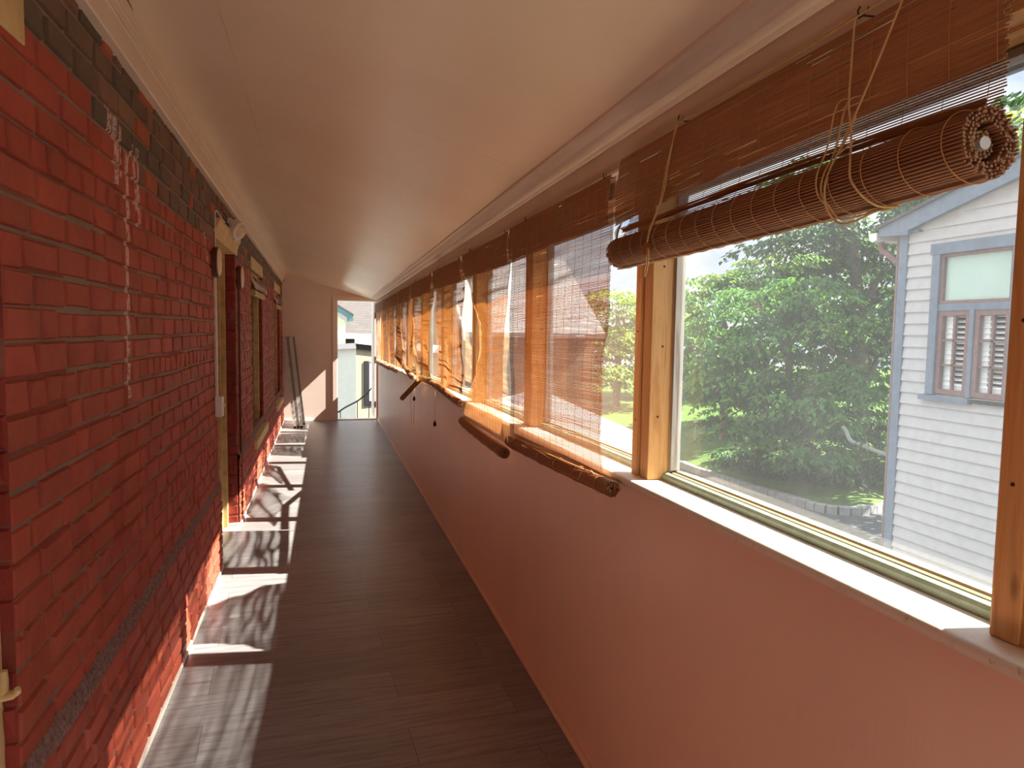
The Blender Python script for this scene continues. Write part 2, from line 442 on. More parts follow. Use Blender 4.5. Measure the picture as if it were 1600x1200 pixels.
# ------------------------------------------------------------------ brick wall
def brick_colors(y, z):
    top = table([(1.5, 2.25), (2.3, 2.22), (3.1, 2.11), (4.9, 2.095), (8, 2.09), (12.4, 2.02)])(y) + .03 * noise.noise(Vector((y * 3, z * 2, 0)))
    if z > top:
        k = R()
        q = U(.85, 1.15)
        if k < .16: b_ = lin(168, 92, 54)
        elif k < .55: b_ = lin(112, 90, 70)
        elif k < .78: b_ = lin(128, 96, 74)
        else: b_ = lin(98, 84, 70)
        return (b_[0] * q, b_[1] * q, b_[2] * q)
    j = U(.9, 1.1)
    c = lin(168, 75, 54)
    return (c[0] * j, c[1] * j * U(.94, 1.06), c[2] * j * U(.94, 1.06))
MORT = tuple(x * .82 for x in lin(152, 70, 54)[:3])

MORT2 = lin(136, 84, 70)[:3]
def brick_panel(mb, P, u0, u1, z0, z1, holes, course=.0805, cfun=None, seed=0):
    """P(u, z, n) -> world point; n is the outward offset. holes: (ua, ub, za, zb)."""
    rnd = random.Random(seed)
    nz = int(math.ceil((z1 - z0) / course))
    for r in range(nz):
        za, zb = z0 + r * course, min(z0 + (r + 1) * course, z1)
        cuts = [(a, c) for a, c, p, q in holes if p < zb - .02 and q > za + .02]
        ivs = [(u0, u1)]
        for a, c in cuts:
            nv = []
            for s, e in ivs:
                if c <= s or a >= e: nv.append((s, e)); continue
                if a > s: nv.append((s, a))
                if c < e: nv.append((c, e))
            ivs = nv
        header = (r % 7 == 3)
        for s, e in ivs:
            # mortar bed, wavy and a little proud at its lower edge
            k = max(1, int((e - s) / .35))
            for i in range(k):
                a, c = lerp(s, e, i / k), lerp(s, e, (i + 1) / k)
                mb.quad(P(a, za, 0), P(c, za, 0), P(c, zb, 0), P(a, zb, 0), (MORT if rnd.random() < .7 else MORT2) if (cfun((a + c) / 2, (za + zb) / 2)[1] < .068) else lin(138, 118, 100)[:3])
            u = s - (rnd.random() * .12 if s == u0 else 0) - (r % 2) * .055
            while u < e - .01:
                L = (.105 if header or rnd.random() < .16 else .212) + rnd.uniform(-.012, .012)
                a, c = max(u, s), min(u + L, e)
                u += L + .009
                if c - a < .02: continue
                g = .0040 + rnd.random() * .0035
                zl, zh = za + g + rnd.uniform(-.0035, .0035), zb - g + rnd.uniform(-.0035, .0035)
                w0 = .006 * noise.noise(Vector((a * 1.7, za * 3, 4.2))); w1 = .006 * noise.noise(Vector((c * 1.7, za * 3, 4.2)))
                zl0, zh0, zl1, zh1 = zl + w0, zh + w0, zl + w1, zh + w1
                cc = cfun((a + c) / 2, (za + zb) / 2)
                n = [.0085 + rnd.uniform(-.0035, .0035) for _ in range(4)]
                i = .0045
                a2, c2 = a + (g if a > s else 0), c - (g if c < e else 0)
                o = [P(a2, zl0, 0), P(c2, zl1, 0), P(c2, zh1, 0), P(a2, zh0, 0)]
                ib = [P(a2 + i, zl0 + i, n[0]), P(c2 - i, zl1 + i, n[1]), P(c2 - i, zh1 - i, n[2]), P(a2 + i, zh0 - i, n[3])]
                mb.quad(*ib, colr=cc)
                for q in range(4):
                    mb.quad(o[q], o[(q + 1) % 4], ib[(q + 1) % 4], ib[q], cc)

def leftP(x):
    def P(u, z, n):
        return (x + n + .004 * noise.noise(Vector((u * .9, z * 1.1, 1.7))), u, z)
    return P
mb = MB()
D1 = (4.83, 5.89, -1, 2.13); D0 = (.72, 1.73, -1, 2.20)
W1 = (7.15, 8.42, .475, 2.11); W2 = (10.42, 11.72, .46, 2.08)
holes = [D1, D0, W1, W2]
ztop = 2.46
brick_panel(mb, leftP(WL), Y0, Y1, .553, ztop, holes, cfun=brick_colors, seed=1)
brick_panel(mb, leftP(PL), Y0, Y1, 0.0, .525, [D1, D0, (W1[0], W1[1], .475, 9), (W2[0], W2[1], .46, 9)], cfun=brick_colors, seed=2, course=.075)
# reveals
red = lambda y, z: (lambda j: (lin(138, 50, 38)[0] * j, lin(138, 50, 38)[1] * j, lin(138, 50, 38)[2] * j))(U(.85, 1.1))
for (yy, za, zb, dep, sg) in ((1.73, 0, 2.2, .028, 1), (5.89, 0, 2.13, .075, 1), (8.42, .475, 2.11, .04, 1), (11.72, .46, 2.08, .04, 1),
                              (4.83, 0, 2.13, .075, -1), (7.15, .475, 2.11, .04, -1), (10.42, .46, 2.08, .04, -1), (.72, 0, 2.2, .045, -1)):
    def P(u, z, n, yy=yy, sg=sg): return (WL - u + .004, yy - sg * (n + .003), z)
    brick_panel(mb, P, 0, dep, za, zb, [], cfun=red, seed=int(yy * 10))
wall = mb.build('wall_left', M['brick'], kind='structure', fix=False)
# solid masonry behind the face
mb = MB()
ys = [Y0, D0[0], D0[1], D1[0], D1[1], W1[0], W1[1], W2[0], W2[1], Y1]
for i in range(0, 10, 2): mb.box(-1.0, WL - .002 - .006, ys[i], ys[i + 1], 0, 2.6)
for h in holes:
    mb.box(-1.0, WL - .008, h[0], h[1], h[3], 2.6)
    if h[2] > 0: mb.box(-1.0, WL - .008, h[0], h[1], 0, h[2])
mb.build('masonry_core', M['brick'], wall)
# dusty ledge on top of the plinth
mb = MB()
for a, c in ((Y0, D0[0]), (D0[1], D1[0]), (D1[1], Y1)):
    k = int((c - a) / .05)
    for i in range(k):
        y, y2 = lerp(a, c, i / k), lerp(a, c, (i + 1) / k)
        def row(y):
            j = .004 * noise.noise(Vector((y * 9, 0, 0)))
            j2 = .003 * noise.noise(Vector((y * 14, 5, 0)))
            return [(WL + .004, y, .584 + j), (WL + .012, y, .572 + j), (PL + .009 + j2, y, .540 + j2), (PL + .010 + j2, y, .526 + j2), (PL - .002, y, .514)]
        r0, r1 = row(y), row(y2)
        for q in range(4): mb.quad(r0[q], r1[q], r1[q + 1], r0[q + 1])
mb.build('mortar_ledge', M['grit'], wall, kind='structure')
# rear wall end and an added opening behind the camera that lets daylight in
mb = MB()
mb.box(-.9, -.35, Y0 - .1, Y0, 0, 2.6); mb.box(.75, 1.1, Y0 - .1, Y0, 0, 2.6); mb.box(-.35, .75, Y0 - .1, Y0, 2.08, 2.6)
mb.build('wall_back', M['beige_wall'], kind='structure')

# far wall with the doorway
DX0, DX1, DZ = .232, .905, 2.048
mb = MB()
mb.box(-.75, DX0, Y1, Y1 + .10, 0, 2.5); mb.box(DX0, 1.1, Y1, Y1 + .10, DZ, 2.5); mb.box(DX1, 1.1, Y1, Y1 + .1, 0, DZ)
mb.build('wall_far', M['beige_wall'], kind='structure')
mb = MB(); mb.box(WL, DX0 - .07, Y1 - .014, Y1, 0, .022, .004); mb.build('baseboard_far', M['white_trim'], kind='structure')

# ------------------------------------------------------------------ ceiling and mouldings
mb = MB()
ny = 60
for i in range(ny):
    ya, yb = lerp(Y0, Y1 + .05, i / ny), lerp(Y0, Y1 + .05, (i + 1) / ny)
    nx = 14
    for k in range(nx):
        xa, xb = lerp(-.66, .80, k / nx), lerp(-.66, .80, (k + 1) / nx)
        def cz(x, y):
            t = (x + .60) / 1.40
            return lerp(ceil_l(y), ceil_r(y), t) + .004 * noise.noise(Vector((x * 1.3, y * .8, 0)))
        n = len(mb.v); mb.quad((xa, ya, cz(xa, ya)), (xb, ya, cz(xb, ya)), (xb, yb, cz(xb, yb)), (xa, yb, cz(xa, yb)))
ceil = mb.build('ceiling', M['ceiling'], kind='structure', fix=False)
import bmesh
bm = bmesh.new(); bm.from_mesh(ceil.data); bmesh.ops.remove_doubles(bm, verts=bm.verts, dist=1e-4)
bmesh.ops.recalc_face_normals(bm, faces=bm.faces)
bm.to_mesh(ceil.data); bm.free()
ceil.data.polygons.foreach_set('use_smooth', [True] * len(ceil.data.polygons))
mb = MB()
mb.v += [(-1.0, Y0 - .2, 2.68), (1.2, Y0 - .2, 2.26), (1.2, Y1 + .2, 2.16), (-1.0, Y1 + .2, 2.62), (-1.0, Y0 - .2, 2.8), (1.2, Y0 - .2, 2.4), (1.2, Y1 + .2, 2.3), (-1.0, Y1 + .2, 2.7)]
mb.f += [(0, 1, 2, 3), (7, 6, 5, 4), (0, 4, 5, 1), (1, 5, 6, 2), (2, 6, 7, 3), (3, 7, 4, 0)]
mb.build('sun_block_roof', M['lumber'], ceil)  # unseen slab over the ceiling, added to block the sun

# left fascia: board with a grooved top edge
mb = MB()
prof = [(-.70, 0), (-.652, 0), (-.652, -.001), (-.622, .0), (-.618, .004), (-.614, .078), (-.610, .082), (-.606, .078), (-.602, .104), (-.597, .107), (-.593, .104), (-.588, .135), (-.588, .2), (-.70, .2)]
mb.prism(prof, 'y', Y0, Y1, lambda p, s: (p[0], fas(s) + p[1] * (1.0 if p[1] < .19 else 1)))
mb.build('trim_1', M['cream_trim'], kind='structure')
# right cornice: two flat strips with a bead, then the frieze board down to the windows
mb = MB()
def cr(p, s): return (p[0], p[1] + drop(s) * 1.25)
mb.prism([(.770, 2.185), (.774, 2.172), (.786, 2.166), (.822, 2.163), (.833, 2.156), (.838, 2.156), (.838, 2.25), (.770, 2.25)], 'y', Y0, Y1, cr)
mb.prism([(.841, 2.25), (.841, 2.160), (.868, 2.154), (.874, 2.146), (.882, 2.146), (.888, 2.152), (.888, 2.25)], 'y', Y0, Y1, cr)
mb.build('trim_2', M['cream_trim'], kind='structure')
mb = MB()
mb.prism([(.888, 2.25), (.888, 2.068), (.892, 2.062), (1.12, 2.062), (1.12, 2.3), (.888, 2.3)], 'y', Y0, Y1, lambda p, s: (p[0], p[1] + drop(s)))
mb.build('trim_3', M['cream_trim'], kind='structure')
mb = MB()
mb.prism([(.945, 2.062), (.945, 2.010), (.955, 2.006), (.975, 2.004), (.978, 1.998), (1.06, 1.998), (1.06, 2.062)], 'y', Y0, Y1, lambda p, s: (p[0], p[1] + drop(s)))
mb.build('trim_4', M['pine_rail'], kind='structure')

# ------------------------------------------------------------------ right wall, sill
WR = .920
mb = MB()
mb.prism([(WR, 0), (1.12, 0), (1.12, 1.085), (WR, 1.085)], 'y', Y0, Y1, lambda p, s: (p[0], p[1] + (drop(s) if p[1] > .5 else 0)))
wr = mb.build('wall_right', M['pink_wall'], kind='structure')
mb = MB()
for k in range(34):
    z = -3.0 + k * .12
    mb.prism([(1.121, z), (1.14, z), (1.126, z + .122), (1.121, z + .122)], 'y', Y0, Y1)
mb.prism([(1.121, 2.0), (1.135, 2.0), (1.135, 2.4), (1.121, 2.4)], 'y', Y0, Y1, lambda p, s: (p[0], p[1] + drop(s)))
mb.build('bounce_cladding', M['slate_trim'], wr)  # unseen outer boards, added so the wall bounces grey light, not pink
mb = MB()
pr = [(.915, 1.089), (.905, 1.089), (.899, 1.092), (.896, 1.098), (.896, 1.104), (.899, 1.110), (.905, 1.114), (1.004, 1.112), (1.004, 1.086), (.93, 1.084)]
mb.prism(pr, 'y', Y0, Y1, lambda p, s: (p[0], p[1] + drop(s)))
mb.build('trim_5', M['sill_white'], kind='structure', smooth=True)
mb = MB(); mb.box(.9, WR, Y0, Y1, 0, .018, .004)
mb.build('baseboard_right', M['pink_wall'], kind='structure')
mb = MB()
for a, c in ((D0[1], D1[0]), (D1[1], Y1), (Y0, D0[0])): mb.box(PL - .01, PL + .017, a, c, 0, .02, .005)
mb.box(PL - .14, PL - .01, D1[1] - .022, D1[1], 0, .018, .004)
mb.build('baseboard_left', M['white_trim'], kind='structure')

# ------------------------------------------------------------------ posts and windows of the right wall
PITCH = 1.265
posts = [2.012 + PITCH * i for i in range(-3, 9)]
for i, y in enumerate(posts):
    d = drop(y)
    z0, z1 = 1.113 + d, 1.998 + d
    mb = MB()
    mb.box(.952, 1.055, y + .012, y + .058, z0, z1, .004)
    mb.box(.958, 1.055, y - .004, y + .0115, z0, z1)
    mb.box(.954, 1.022, y - .056, y - .0045, z0, z1, .004)
    mb.box(1.022, 1.055, y - .056, y - .0045, z0, z1)
    o = mb.build('trim_%d' % (10 + i), M['pine'], kind='structure')
    # nail holes with dark rings
    nb = MB()
    for zz in (1.32, 1.55, 1.78):
        nb.lathe([(.0035, 0), (.0035, .0012)], (U(.975, 1.01), y - .0562, zz + d + U(-.04, .04)), (0, -1, 0), 8)
        nb.lathe([(.003, 0), (.003, .0012)], (.9518, y + .035, zz + d + U(-.05, .05)), (-1, 0, 0), 8)
    nb.build('nail', M['iron'], o)
for i, (ya, yb) in enumerate(zip(posts, posts[1:])):
    a, c = ya + .0585, yb - .0565
    d = (drop(a) + drop(c)) / 2
    root = bpy.data.objects.new('window_%d' % (i + 1), None); col.objects.link(root); root.location = (1.03, a, 1.1 + d); root['kind'] = 'structure'
    mb = MB()
    mb.prism([(1.004, 1.112), (1.004, 1.126), (1.008, 1.133), (1.018, 1.136), (1.027, 1.132), (1.030, 1.112)], 'y', a, c, lambda p, s: (p[0], p[1] + drop(s)))
    mb.build('glazing_bead', M['green_bead'], root)
    mb = MB()
    mb.prism([(1.030, 1.112), (1.030, 1.134), (1.037, 1.136), (1.041, 1.131), (1.045, 1.139), (1.052, 1.139), (1.075, 1.128), (1.12, 1.12), (1.12, 1.09)], 'y', a, c, lambda p, s: (p[0], p[1] + drop(s)))
    mb.build('frame_bottom', M['weathered'], root)
    mb = MB()
    mb.box(1.024, 1.060, a, a + .011, 1.136 + d, 1.997 + d, .002); mb.box(1.024, 1.056, c - .011, c, 1.136 + d, 1.997 + d, .002)
    mb.box(1.024, 1.056, a, c, 1.984 + d, 1.998 + d, .002)
    mb.build('frame_stop', M['grey_stop'], root)
    mb = MB(); mb.box(1.0445, 1.0475, a + .004, c - .004, 1.128 + d, 1.992 + d)
    mb.build('pane', M['glass'], root)

# ------------------------------------------------------------------ openings in the brick wall
def molded_head(mb, y0, y1, z0, z1, x):
    h = z1 - z0
    prof = [(x - .12, z0), (x + .012, z0), (x + .016, z0 + .15 * h), (x + .013, z0 + .2 * h), (x + .018, z0 + .5 * h), (x + .024, z0 + .55 * h), (x + .024, z0 + .62 * h),
            (x + .034, z0 + .8 * h), (x + .040, z0 + .84 * h), (x + .040, z1), (x - .12, z1)]
    mb.prism(prof, 'y', y0, y1)
# middle door
root = bpy.data.objects.new('door_2', None); col.objects.link(root); root.location = (-.8, 5.36, 0); root['kind'] = 'structure'
mb = MB()
mb.box(-.90, -.722, 5.835, 5.885, 0, 2.13, .004); mb.box(-.85, -.755, 5.80, 5.845, 0, 2.11, .004)
mb.box(-.90, -.722, 4.835, 4.885, 0, 2.13, .004); mb.box(-.85, -.755, 4.875, 4.945, 0, 2.11, .004); mb.box(-.90, -.722, 4.885, 5.835, 2.07, 2.13, .004)
mb.build('frame', M['yellow_trim'], root)
mb = MB(); molded_head(mb, 4.80, 5.98, 2.115, 2.235, WL); mb.build('head_casing', M['yellow_pale'], root)
mb = MB(); mb.box(-.885, -.845, 4.945, 5.775, .005, 2.03)
mb.box(-.842, -.838, 5.05, 5.67, .2, .9, .002); mb.box(-.842, -.838, 5.05, 5.67, 1.1, 1.9, .002)
mb.build('leaf', M['red_door'], root)
mb = MB(); mb.lathe([(.012, 0), (.012, .03), (.026, .035), (.028, .05), (.02, .062)], (-.845, 5.02, .98), (1, 0, 0), 16); mb.build('knob', M['iron'], root)
# nearest door, mostly outside the frame
root = bpy.data.objects.new('door_3', None); col.objects.link(root); root.location = (-.8, 1.2, 0); root['kind'] = 'structure'
mb = MB(); mb.box(-.85, -.676, 1.615, 1.727, 0, 2.2, .004); mb.box(-.85, -.688, .722, .835, 0, 2.2, .004); mb.box(-.85, -.688, .835, 1.615, 2.1, 2.2, .004)
mb.build('frame', M['yellow_pale'], root)
mb = MB(); mb.box(-.80, WL + .010, .60, 1.885, 2.185, 2.30, .004); mb.build('lintel', M['yellow_pale'], root)
mb = MB(); mb.box(-.82, -.78, .835, 1.615, .005, 2.1); mb.build('leaf', M['red_door'], root)
# hook on its frame
t = thing('shutter_hook', (-.68, 1.69, .79), 'yellow painted iron hook on the nearest door frame', 'hook')
mb = MB(); mb.tube([(-.70, 1.69, .768), (-.665, 1.69, .765), (-.645, 1.688, .768), (-.634, 1.684, .776), (-.632, 1.68, .784)], [.011, .011, .0095, .008, .006], 10)
mb.tube([(-.662, 1.69, .765), (-.661, 1.69, .80), (-.661, 1.69, .822)], [.0095, .0095, .008], 10)
mb.build('pintle', M['yellow_pale'], t, smooth=True)
mb = MB(); mb.box(-.6765, -.672, 1.675, 1.705, .735, .80, .001); mb.build('plate', M['yellow_pale'], t)

def brick_window(n, W, dy):
    ya, yb, za, zb = W
    root = bpy.data.objects.new('window_%d' % n, None); col.objects.link(root); root.location = (-.78, (ya + yb) / 2, za); root['kind'] = 'structure'
    mb = MB()
    for a, c in ((ya + .002, ya + .085), (yb - .085, yb - .002)): mb.box(-.80, -.688, a, c, za + .012, zb, .004)
    mb.box(-.80, -.688, ya + .085, yb - .085, zb - .09, zb, .004); mb.box(-.83, -.79, ya + .085, yb - .085, (za + zb) / 2 - .02, (za + zb) / 2 + .02, .003)
    mb.box(-.745, -.725, yb - .10, yb - .086, za + .05, zb, .002)
    mb.build('frame', M['yellow_trim'], root)
    mb = MB(); mb.box(-.82, -.815, ya + .085, yb - .085, za + .05, zb - .09); mb.build('pane', M['dark_glass'], root)
    mb = MB(); mb.box(-.86, -.60, ya - .07, yb + .07, za - .075, za + .012, .006); mb.box(-.86, -.66, ya + .003, yb - .003, za + .012, za + .05, .004)
    mb.build('sill', M['yellow_pale'], root)
    mb = MB(); mb.box(-.80, WL + .014, ya - .03, yb + .03, zb - .002, zb + .115, .005); mb.build('head_casing', M['yellow_pale'], root)
    return root
brick_window(20, W1, 0); brick_window(21, W2, 0)
# rolled shades on brackets at the head of the two brick windows
for W, lab in ((W1, 'dark rolled shade with pale bracket above middle brick window'), (W2, 'dark rolled shade with pale bracket above window by far corner')):
    ya, yb, za, zb = W
    t = thing('window_shade', (-.66, (ya + yb) / 2, zb - .1), lab, 'shade', 'shades over the brick wall windows')
    mb = MB(); mb.tube([(-.668, ya + .06, zb - .12), (-.668, yb - .05, zb - .12)], .062, 18); mb.build('roll', M['brown_fixture'], t, smooth=True)
    for y in (ya + .04, yb - .035):
        mb = MB()
        pr = [(-.70, zb - .02), (-.672, zb - .02), (-.592, zb - .15), (-.592, zb - .19), (-.606, zb - .19), (-.68, zb - .05), (-.70, zb - .05)]
        mb.prism(pr, 'y', y - .007, y + .007); mb.build('bracket', M['cream_trim'], t)
    mb = MB(); mb.prism([(-.71, zb - .175), (-.62, zb - .195), (-.612, zb - .235), (-.625, zb - .25), (-.71, zb - .225)], 'y', ya + .05, yb - .04); mb.build('tray', M['yellow_trim'], t)

# ------------------------------------------------------------------ far door
root = bpy.data.objects.new('door_1', None); col.objects.link(root); root.location = (.57, Y1, 0); root['kind'] = 'structure'
mb = MB()
mb.box(DX0 - .068, DX0 + .004, Y1 - .016, Y1, 0, DZ + .06, .003); mb.box(DX0 + .004, DX1 + .012, Y1 - .016, Y1, DZ - .004, DZ + .06, .003)
mb.box(DX0, DX0 + .014, Y1 - .01, Y1 + .11, 0, DZ); mb.box(DX0, DX1, Y1 - .01, Y1 + .11, DZ - .014, DZ); mb.box(DX1 - .012, DX1 + .01, Y1 - .016, Y1 + .11, 0, DZ)
mb.box(DX0 - .01, DX1, Y1 - .02, Y1 + .12, 0, .014, .003)
mb.build('frame', M['beige_wall'], root)
lf = MB(); lf.box(.862, .898, Y1 + .13, Y1 + .80, .02, DZ - .02, .003)
for za, zb in ((.2, .9), (1.05, 1.85)): lf.box(.8585, .863, Y1 + .25, Y1 + .68, za, zb, .002)
leafo = lf.build('leaf', M['white_trim'], root)
for z in (.25, 1.03, 1.80):
    mb = MB(); mb.box(.880, .9005, Y1 + .108, Y1 + .135, z - .05, z + .05, .002); mb.tube([(.893, Y1 + .118, z - .055), (.893, Y1 + .118, z + .055)], .008, 8); mb.build('hinge', M['iron'], root)
mb = MB(); mb.lathe([(.012, 0), (.012, .02), (.024, .026), (.026, .04), (.018, .052)], (.862, Y1 + .74, .95), (-1, 0, 0), 14); mb.build('knob', M['metal'], leafo)

# ------------------------------------------------------------------ bamboo blinds
def slat_box(mb, pts, h, t, nrm=None):
    """thin lath following pts; h tall, t thick (thickness along x)."""
    base = len(mb.v)
    for i, p in enumerate(pts):
        x, y, z = p
        mb.v += [(x - t / 2, y, z - h / 2), (x + t / 2, y, z - h / 2), (x + t / 2, y, z + h / 2), (x - t / 2, y, z + h / 2)]
    m = len(pts)
    for i in range(m - 1):
        for k in range(4):
            k2 = (k + 1) % 4
            mb.f.append((base + i * 4 + k, base + i * 4 + k2, base + i * 4 + 4 + k2, base + i * 4 + 4 + k))
    mb.f.append((base, base + 3, base + 2, base + 1)); e = base + (m - 1) * 4; mb.f.append((e, e + 1, e + 2, e + 3))

def lath_sheet(P, length, pitch, h, t, seg=14, jz=.0005, jy=.004, seed=0, skip=None):
    rnd = random.Random(seed); mb = MB(); n = int(length / pitch)
    for k in range(n):
        tt = (k + .5) / n
        o1, o2 = rnd.uniform(-jy, jy), rnd.uniform(-jy, jy)
        ph, am = rnd.uniform(0, 50), jz * rnd.uniform(.4, 1.8)
        spans = [(0.0, 1.0)]
        if skip and rnd.random() < skip:
            c = rnd.uniform(.1, .8); spans = [(0, c), (c + rnd.uniform(.03, .12), 1)]
        for sa, sb in spans:
            if sb <= sa: continue
            pts = []
            ns = max(2, int(seg * (sb - sa)))
            for i in range(ns + 1):
                s = lerp(sa, sb, i / ns)
                x, y, z = P(s, tt)
                y += lerp(o1, o2, s)
                z += am * noise.noise(Vector((s * 5 + ph, k * .37, 0)))
                pts.append((x, y, z))
            slat_box(mb, pts, h * rnd.uniform(.85, 1.12), t)
    return mb

def thread_sheet(P, ss, xo, r=.0007, n=26):
    mb = MB()
    for s in ss:
        pts = []
        for i in range(n + 1):
            x, y, z = P(s, i / n); pts.append((x + xo, y, z))
        mb.tube(pts, r, 4, cap=False)
    return mb

def lath_roll(A, B, r0, r1, pitch, rod, sag=0.0, seg=5, seed=0, jit=.004, phase=0.0, bump=None):
    """bamboo lath wound as a spiral around the axis A-B"""
    rnd = random.Random(seed); mb = MB()
    A, B = Vector(A), Vector(B); d = (B - A).normalized()
    s = d.cross(Vector((0, 0, 1))).normalized(); u = s.cross(d)
    turns = (r1 - r0) / (rod * 2.35)
    th, end = 0.0, turns * 2 * PI
    while th < end:
        r = lerp(r0, r1, th / end)
        ang = phase - th
        e0, e1 = rnd.uniform(-jit, jit), rnd.uniform(-jit, jit)
        pts = []
        for i in range(seg + 1):
            t = i / seg
            rr = r * (1 + .05 * noise.noise(Vector((t * 3, seed, 0)))) + rnd.uniform(-.0003, .0003)
            c = A.lerp(B, t) + Vector((0, 0, -sag * 4 * t * (1 - t))) + d * lerp(e0, e1, t)
            if bump: c += Vector(bump(t))
            pts.append(c + s * (math.cos(ang) * rr) + u * (math.sin(ang) * rr))
        mb.tube(pts, rod, 5)
        th += pitch / max(r, .008)
    return mb

def cord_loop(mb, pts, r=.0016, sub=6):
    pts = [Vector(p) for p in pts]; out = []
    for i in range(len(pts) - 1):
        p0 = pts[max(i - 1, 0)]; p1 = pts[i]; p2 = pts[i + 1]; p3 = pts[min(i + 2, len(pts) - 1)]
        for k in range(sub):
            t = k / sub
            out.append(.5 * ((2 * p1) + (p2 - p0) * t + (2 * p0 - 5 * p1 + 4 * p2 - p3) * t * t + (-p0 + 3 * p1 - 3 * p2 + p3) * t ** 3))
    out.append(pts[-1]); mb.tube(out, r, 6)

def hook(root, x, y, z, k=1.0):
    mb = MB(); mb.tube([(.889, y, z + .002), (x + .006, y, z), (x - .001, y, z - .006), (x - .004, y, z + .006), (x - .003, y - .004, z + .012)], .0017 * k, 6)
    mb.tube([(x - .001, y, z - .004), (x - .002, y - .016, z - .002), (x - .002, y - .022, z + .004)], .0014 * k, 6)
    return mb.build('hook', M['iron'], root)

G = 'bamboo blinds along the window wall'
# --- nearest blind: pulled up, thick roll
root = thing('bamboo_blind', (.86, 1.36, 2.06), 'nearest brown bamboo blind, pulled up into a thick roll over clear window', 'blind', G)
ya, yb = .748, 1.972
hem = lambda s: lerp(1.915, 1.872, s ** 2)
def Pv(s, t):          # front valance
    z = lerp(2.066, hem(s), t)
    x = .848 - .012 * math.sin(PI * t * .8) - .006 * s * t
    y = lerp(ya - .012 * math.sin(t * 2), yb, s) + (.0 if s < .5 else -.003 * t)
    return (x, y, z)
lath_sheet(Pv, .165, .0034, .0030, .0014, 22, .0013, .005, 11, .45).absorb(thread_sheet(Pv, [i / 17 + .01 for i in range(17)], -.0016, .0006), M['thread']).build('valance', M['slat_dark'], root)
def Ps(s, t):          # screen behind it, curling over into the roll
    z = lerp(2.066, 1.835, t)
    z += .006 * math.sin(s * 4 + 1) * t * (1 - t) * 2
    x = .868 + .010 * math.sin(PI * t) - .032 * max(0, t - .55) ** 1.5 * 3
    return (x, lerp(ya + .022 * math.sin(PI * min(1, t * 1.1)) , yb - .045 * t, s), z)
lath_sheet(Ps, .232, .0046, .0019, .0014, 22, .0004, .004, 12).absorb(thread_sheet(Ps, [i / 16 + .02 for i in range(16)], -.0014, .0006), M['thread']).build('screen', M['slat'], root)
# a bunched fold of laths just above the roll
def Pf(s, t): return (.846 - .004 * math.cos(t * PI), lerp(ya + .02, yb - .02, s), lerp(1.872, 1.860, t) + .006 * (.5 - s) + .004 * math.sin(s * 5))
lath_sheet(Pf, .014, .0024, .0026, .0014, 20, .0004, .006, 13).build('fold', M['slat_dark'], root)
A, B = (.822, .738, 1.810), (.862, 1.998, 1.797)
rlm = lath_roll(A, B, .024, .046, .0052, .0021, .004, 6, 5, .004, 1.2)
mb = MB()
dv = (Vector(B) - Vector(A)); dn = dv.normalized(); sv = dn.cross(Vector((0, 0, 1))).normalized(); uv = sv.cross(dn)
for i in range(17):
    c = Vector(A) + dv * (i + .35) / 17 + Vector((0, 0, -.004 * 4 * ((i + .35) / 17) * (1 - (i + .35) / 17)))
    mb.tube([c + dn * .006 * math.sin(2 * PI * k / 28) + (sv * math.cos(2 * PI * k / 28) + uv * math.sin(2 * PI * k / 28)) * .0488 for k in range(28)], .0008, 5, closed=True)
rl = rlm.absorb(mb, M['thread']).build('roll', M['slat'], root)
lath_roll(Vector(A) + dn * .012, Vector(A) + dn * .05, .008, .0185, .0042, .0019, 0, 2, 6, .002).build('core', M['slat_pale'], rl)
mb = MB(); mb.lathe([(.0055, 0), (.0085, 0), (.0085, .05), (.0055, .05)], Vector(A) + dn * .006, dn, 16); mb.build('core_tube', M['metal'], rl)
# frayed corner hanging at the far end
mb = MB()
for k in range(7):
    z = 1.872 - k * .0035
    slat_box(mb, [(.842, 1.94 + .004 * k, z + .006), (.843, 1.975, z - .004 - k * .002), (.845, 2.0 - .003 * k, z - .016 - .003 * k)], .0024, .0014)
mb.build('frayed_lath', M['slat_dark'], root)
hook(root, .845, 1.613, 2.078); hook(root, .845, 1.01, 2.080)
mb = MB(); cord_loop(mb, [(.836, 1.613, 2.07), (.8385, 1.45, 2.066), (.8385, 1.24, 2.070), (.836, 1.01, 2.074), (.838, .9, 2.078), (.84, .78, 2.08)], .0017)
mb.build('lift_cord', M['cord'], root); mb = MB(); cord_loop(mb, [(.838, 1.62, 2.076), (.8395, 1.4, 2.074), (.8395, 1.2, 2.076), (.838, 1.01, 2.08)], .0014)
mb.build('lift_cord', M['cord'], root)
mb = MB()
cord_loop(mb, [(.836, 1.613, 2.07), (.829, 1.628, 1.99), (.823, 1.648, 1.90), (.805, 1.672, 1.825), (.798, 1.676, 1.79)], .0016)
mb.build('pull_cord', M['cord'], root); mb = MB(); cord_loop(mb, [(.837, 1.608, 2.07), (.826, 1.634, 1.98), (.820, 1.655, 1.89), (.803, 1.675, 1.825), (.798, 1.678, 1.785)], .0016)
mb.build('pull_cord', M['cord'], root); mb = MB(); cord_loop(mb, [(.797, 1.676, 1.758), (.798, 1.68, 1.735), (.800, 1.692, 1.712), (.800, 1.688, 1.705), (.799, 1.676, 1.718), (.797, 1.662, 1.75), (.797, 1.668, 1.775)], .0015)
c1 = mb.build('pull_cord', M['cord'], root)
mb = MB(); mb.lathe([(.003, 0), (.006, .003), (.0085, .012), (.0088, .02), (.007, .028), (.003, .033)], (.797, 1.677, 1.757), (0, 0, 1), 14); mb.build('toggle', M['toggle'], c1, smooth=True)
mb = MB()
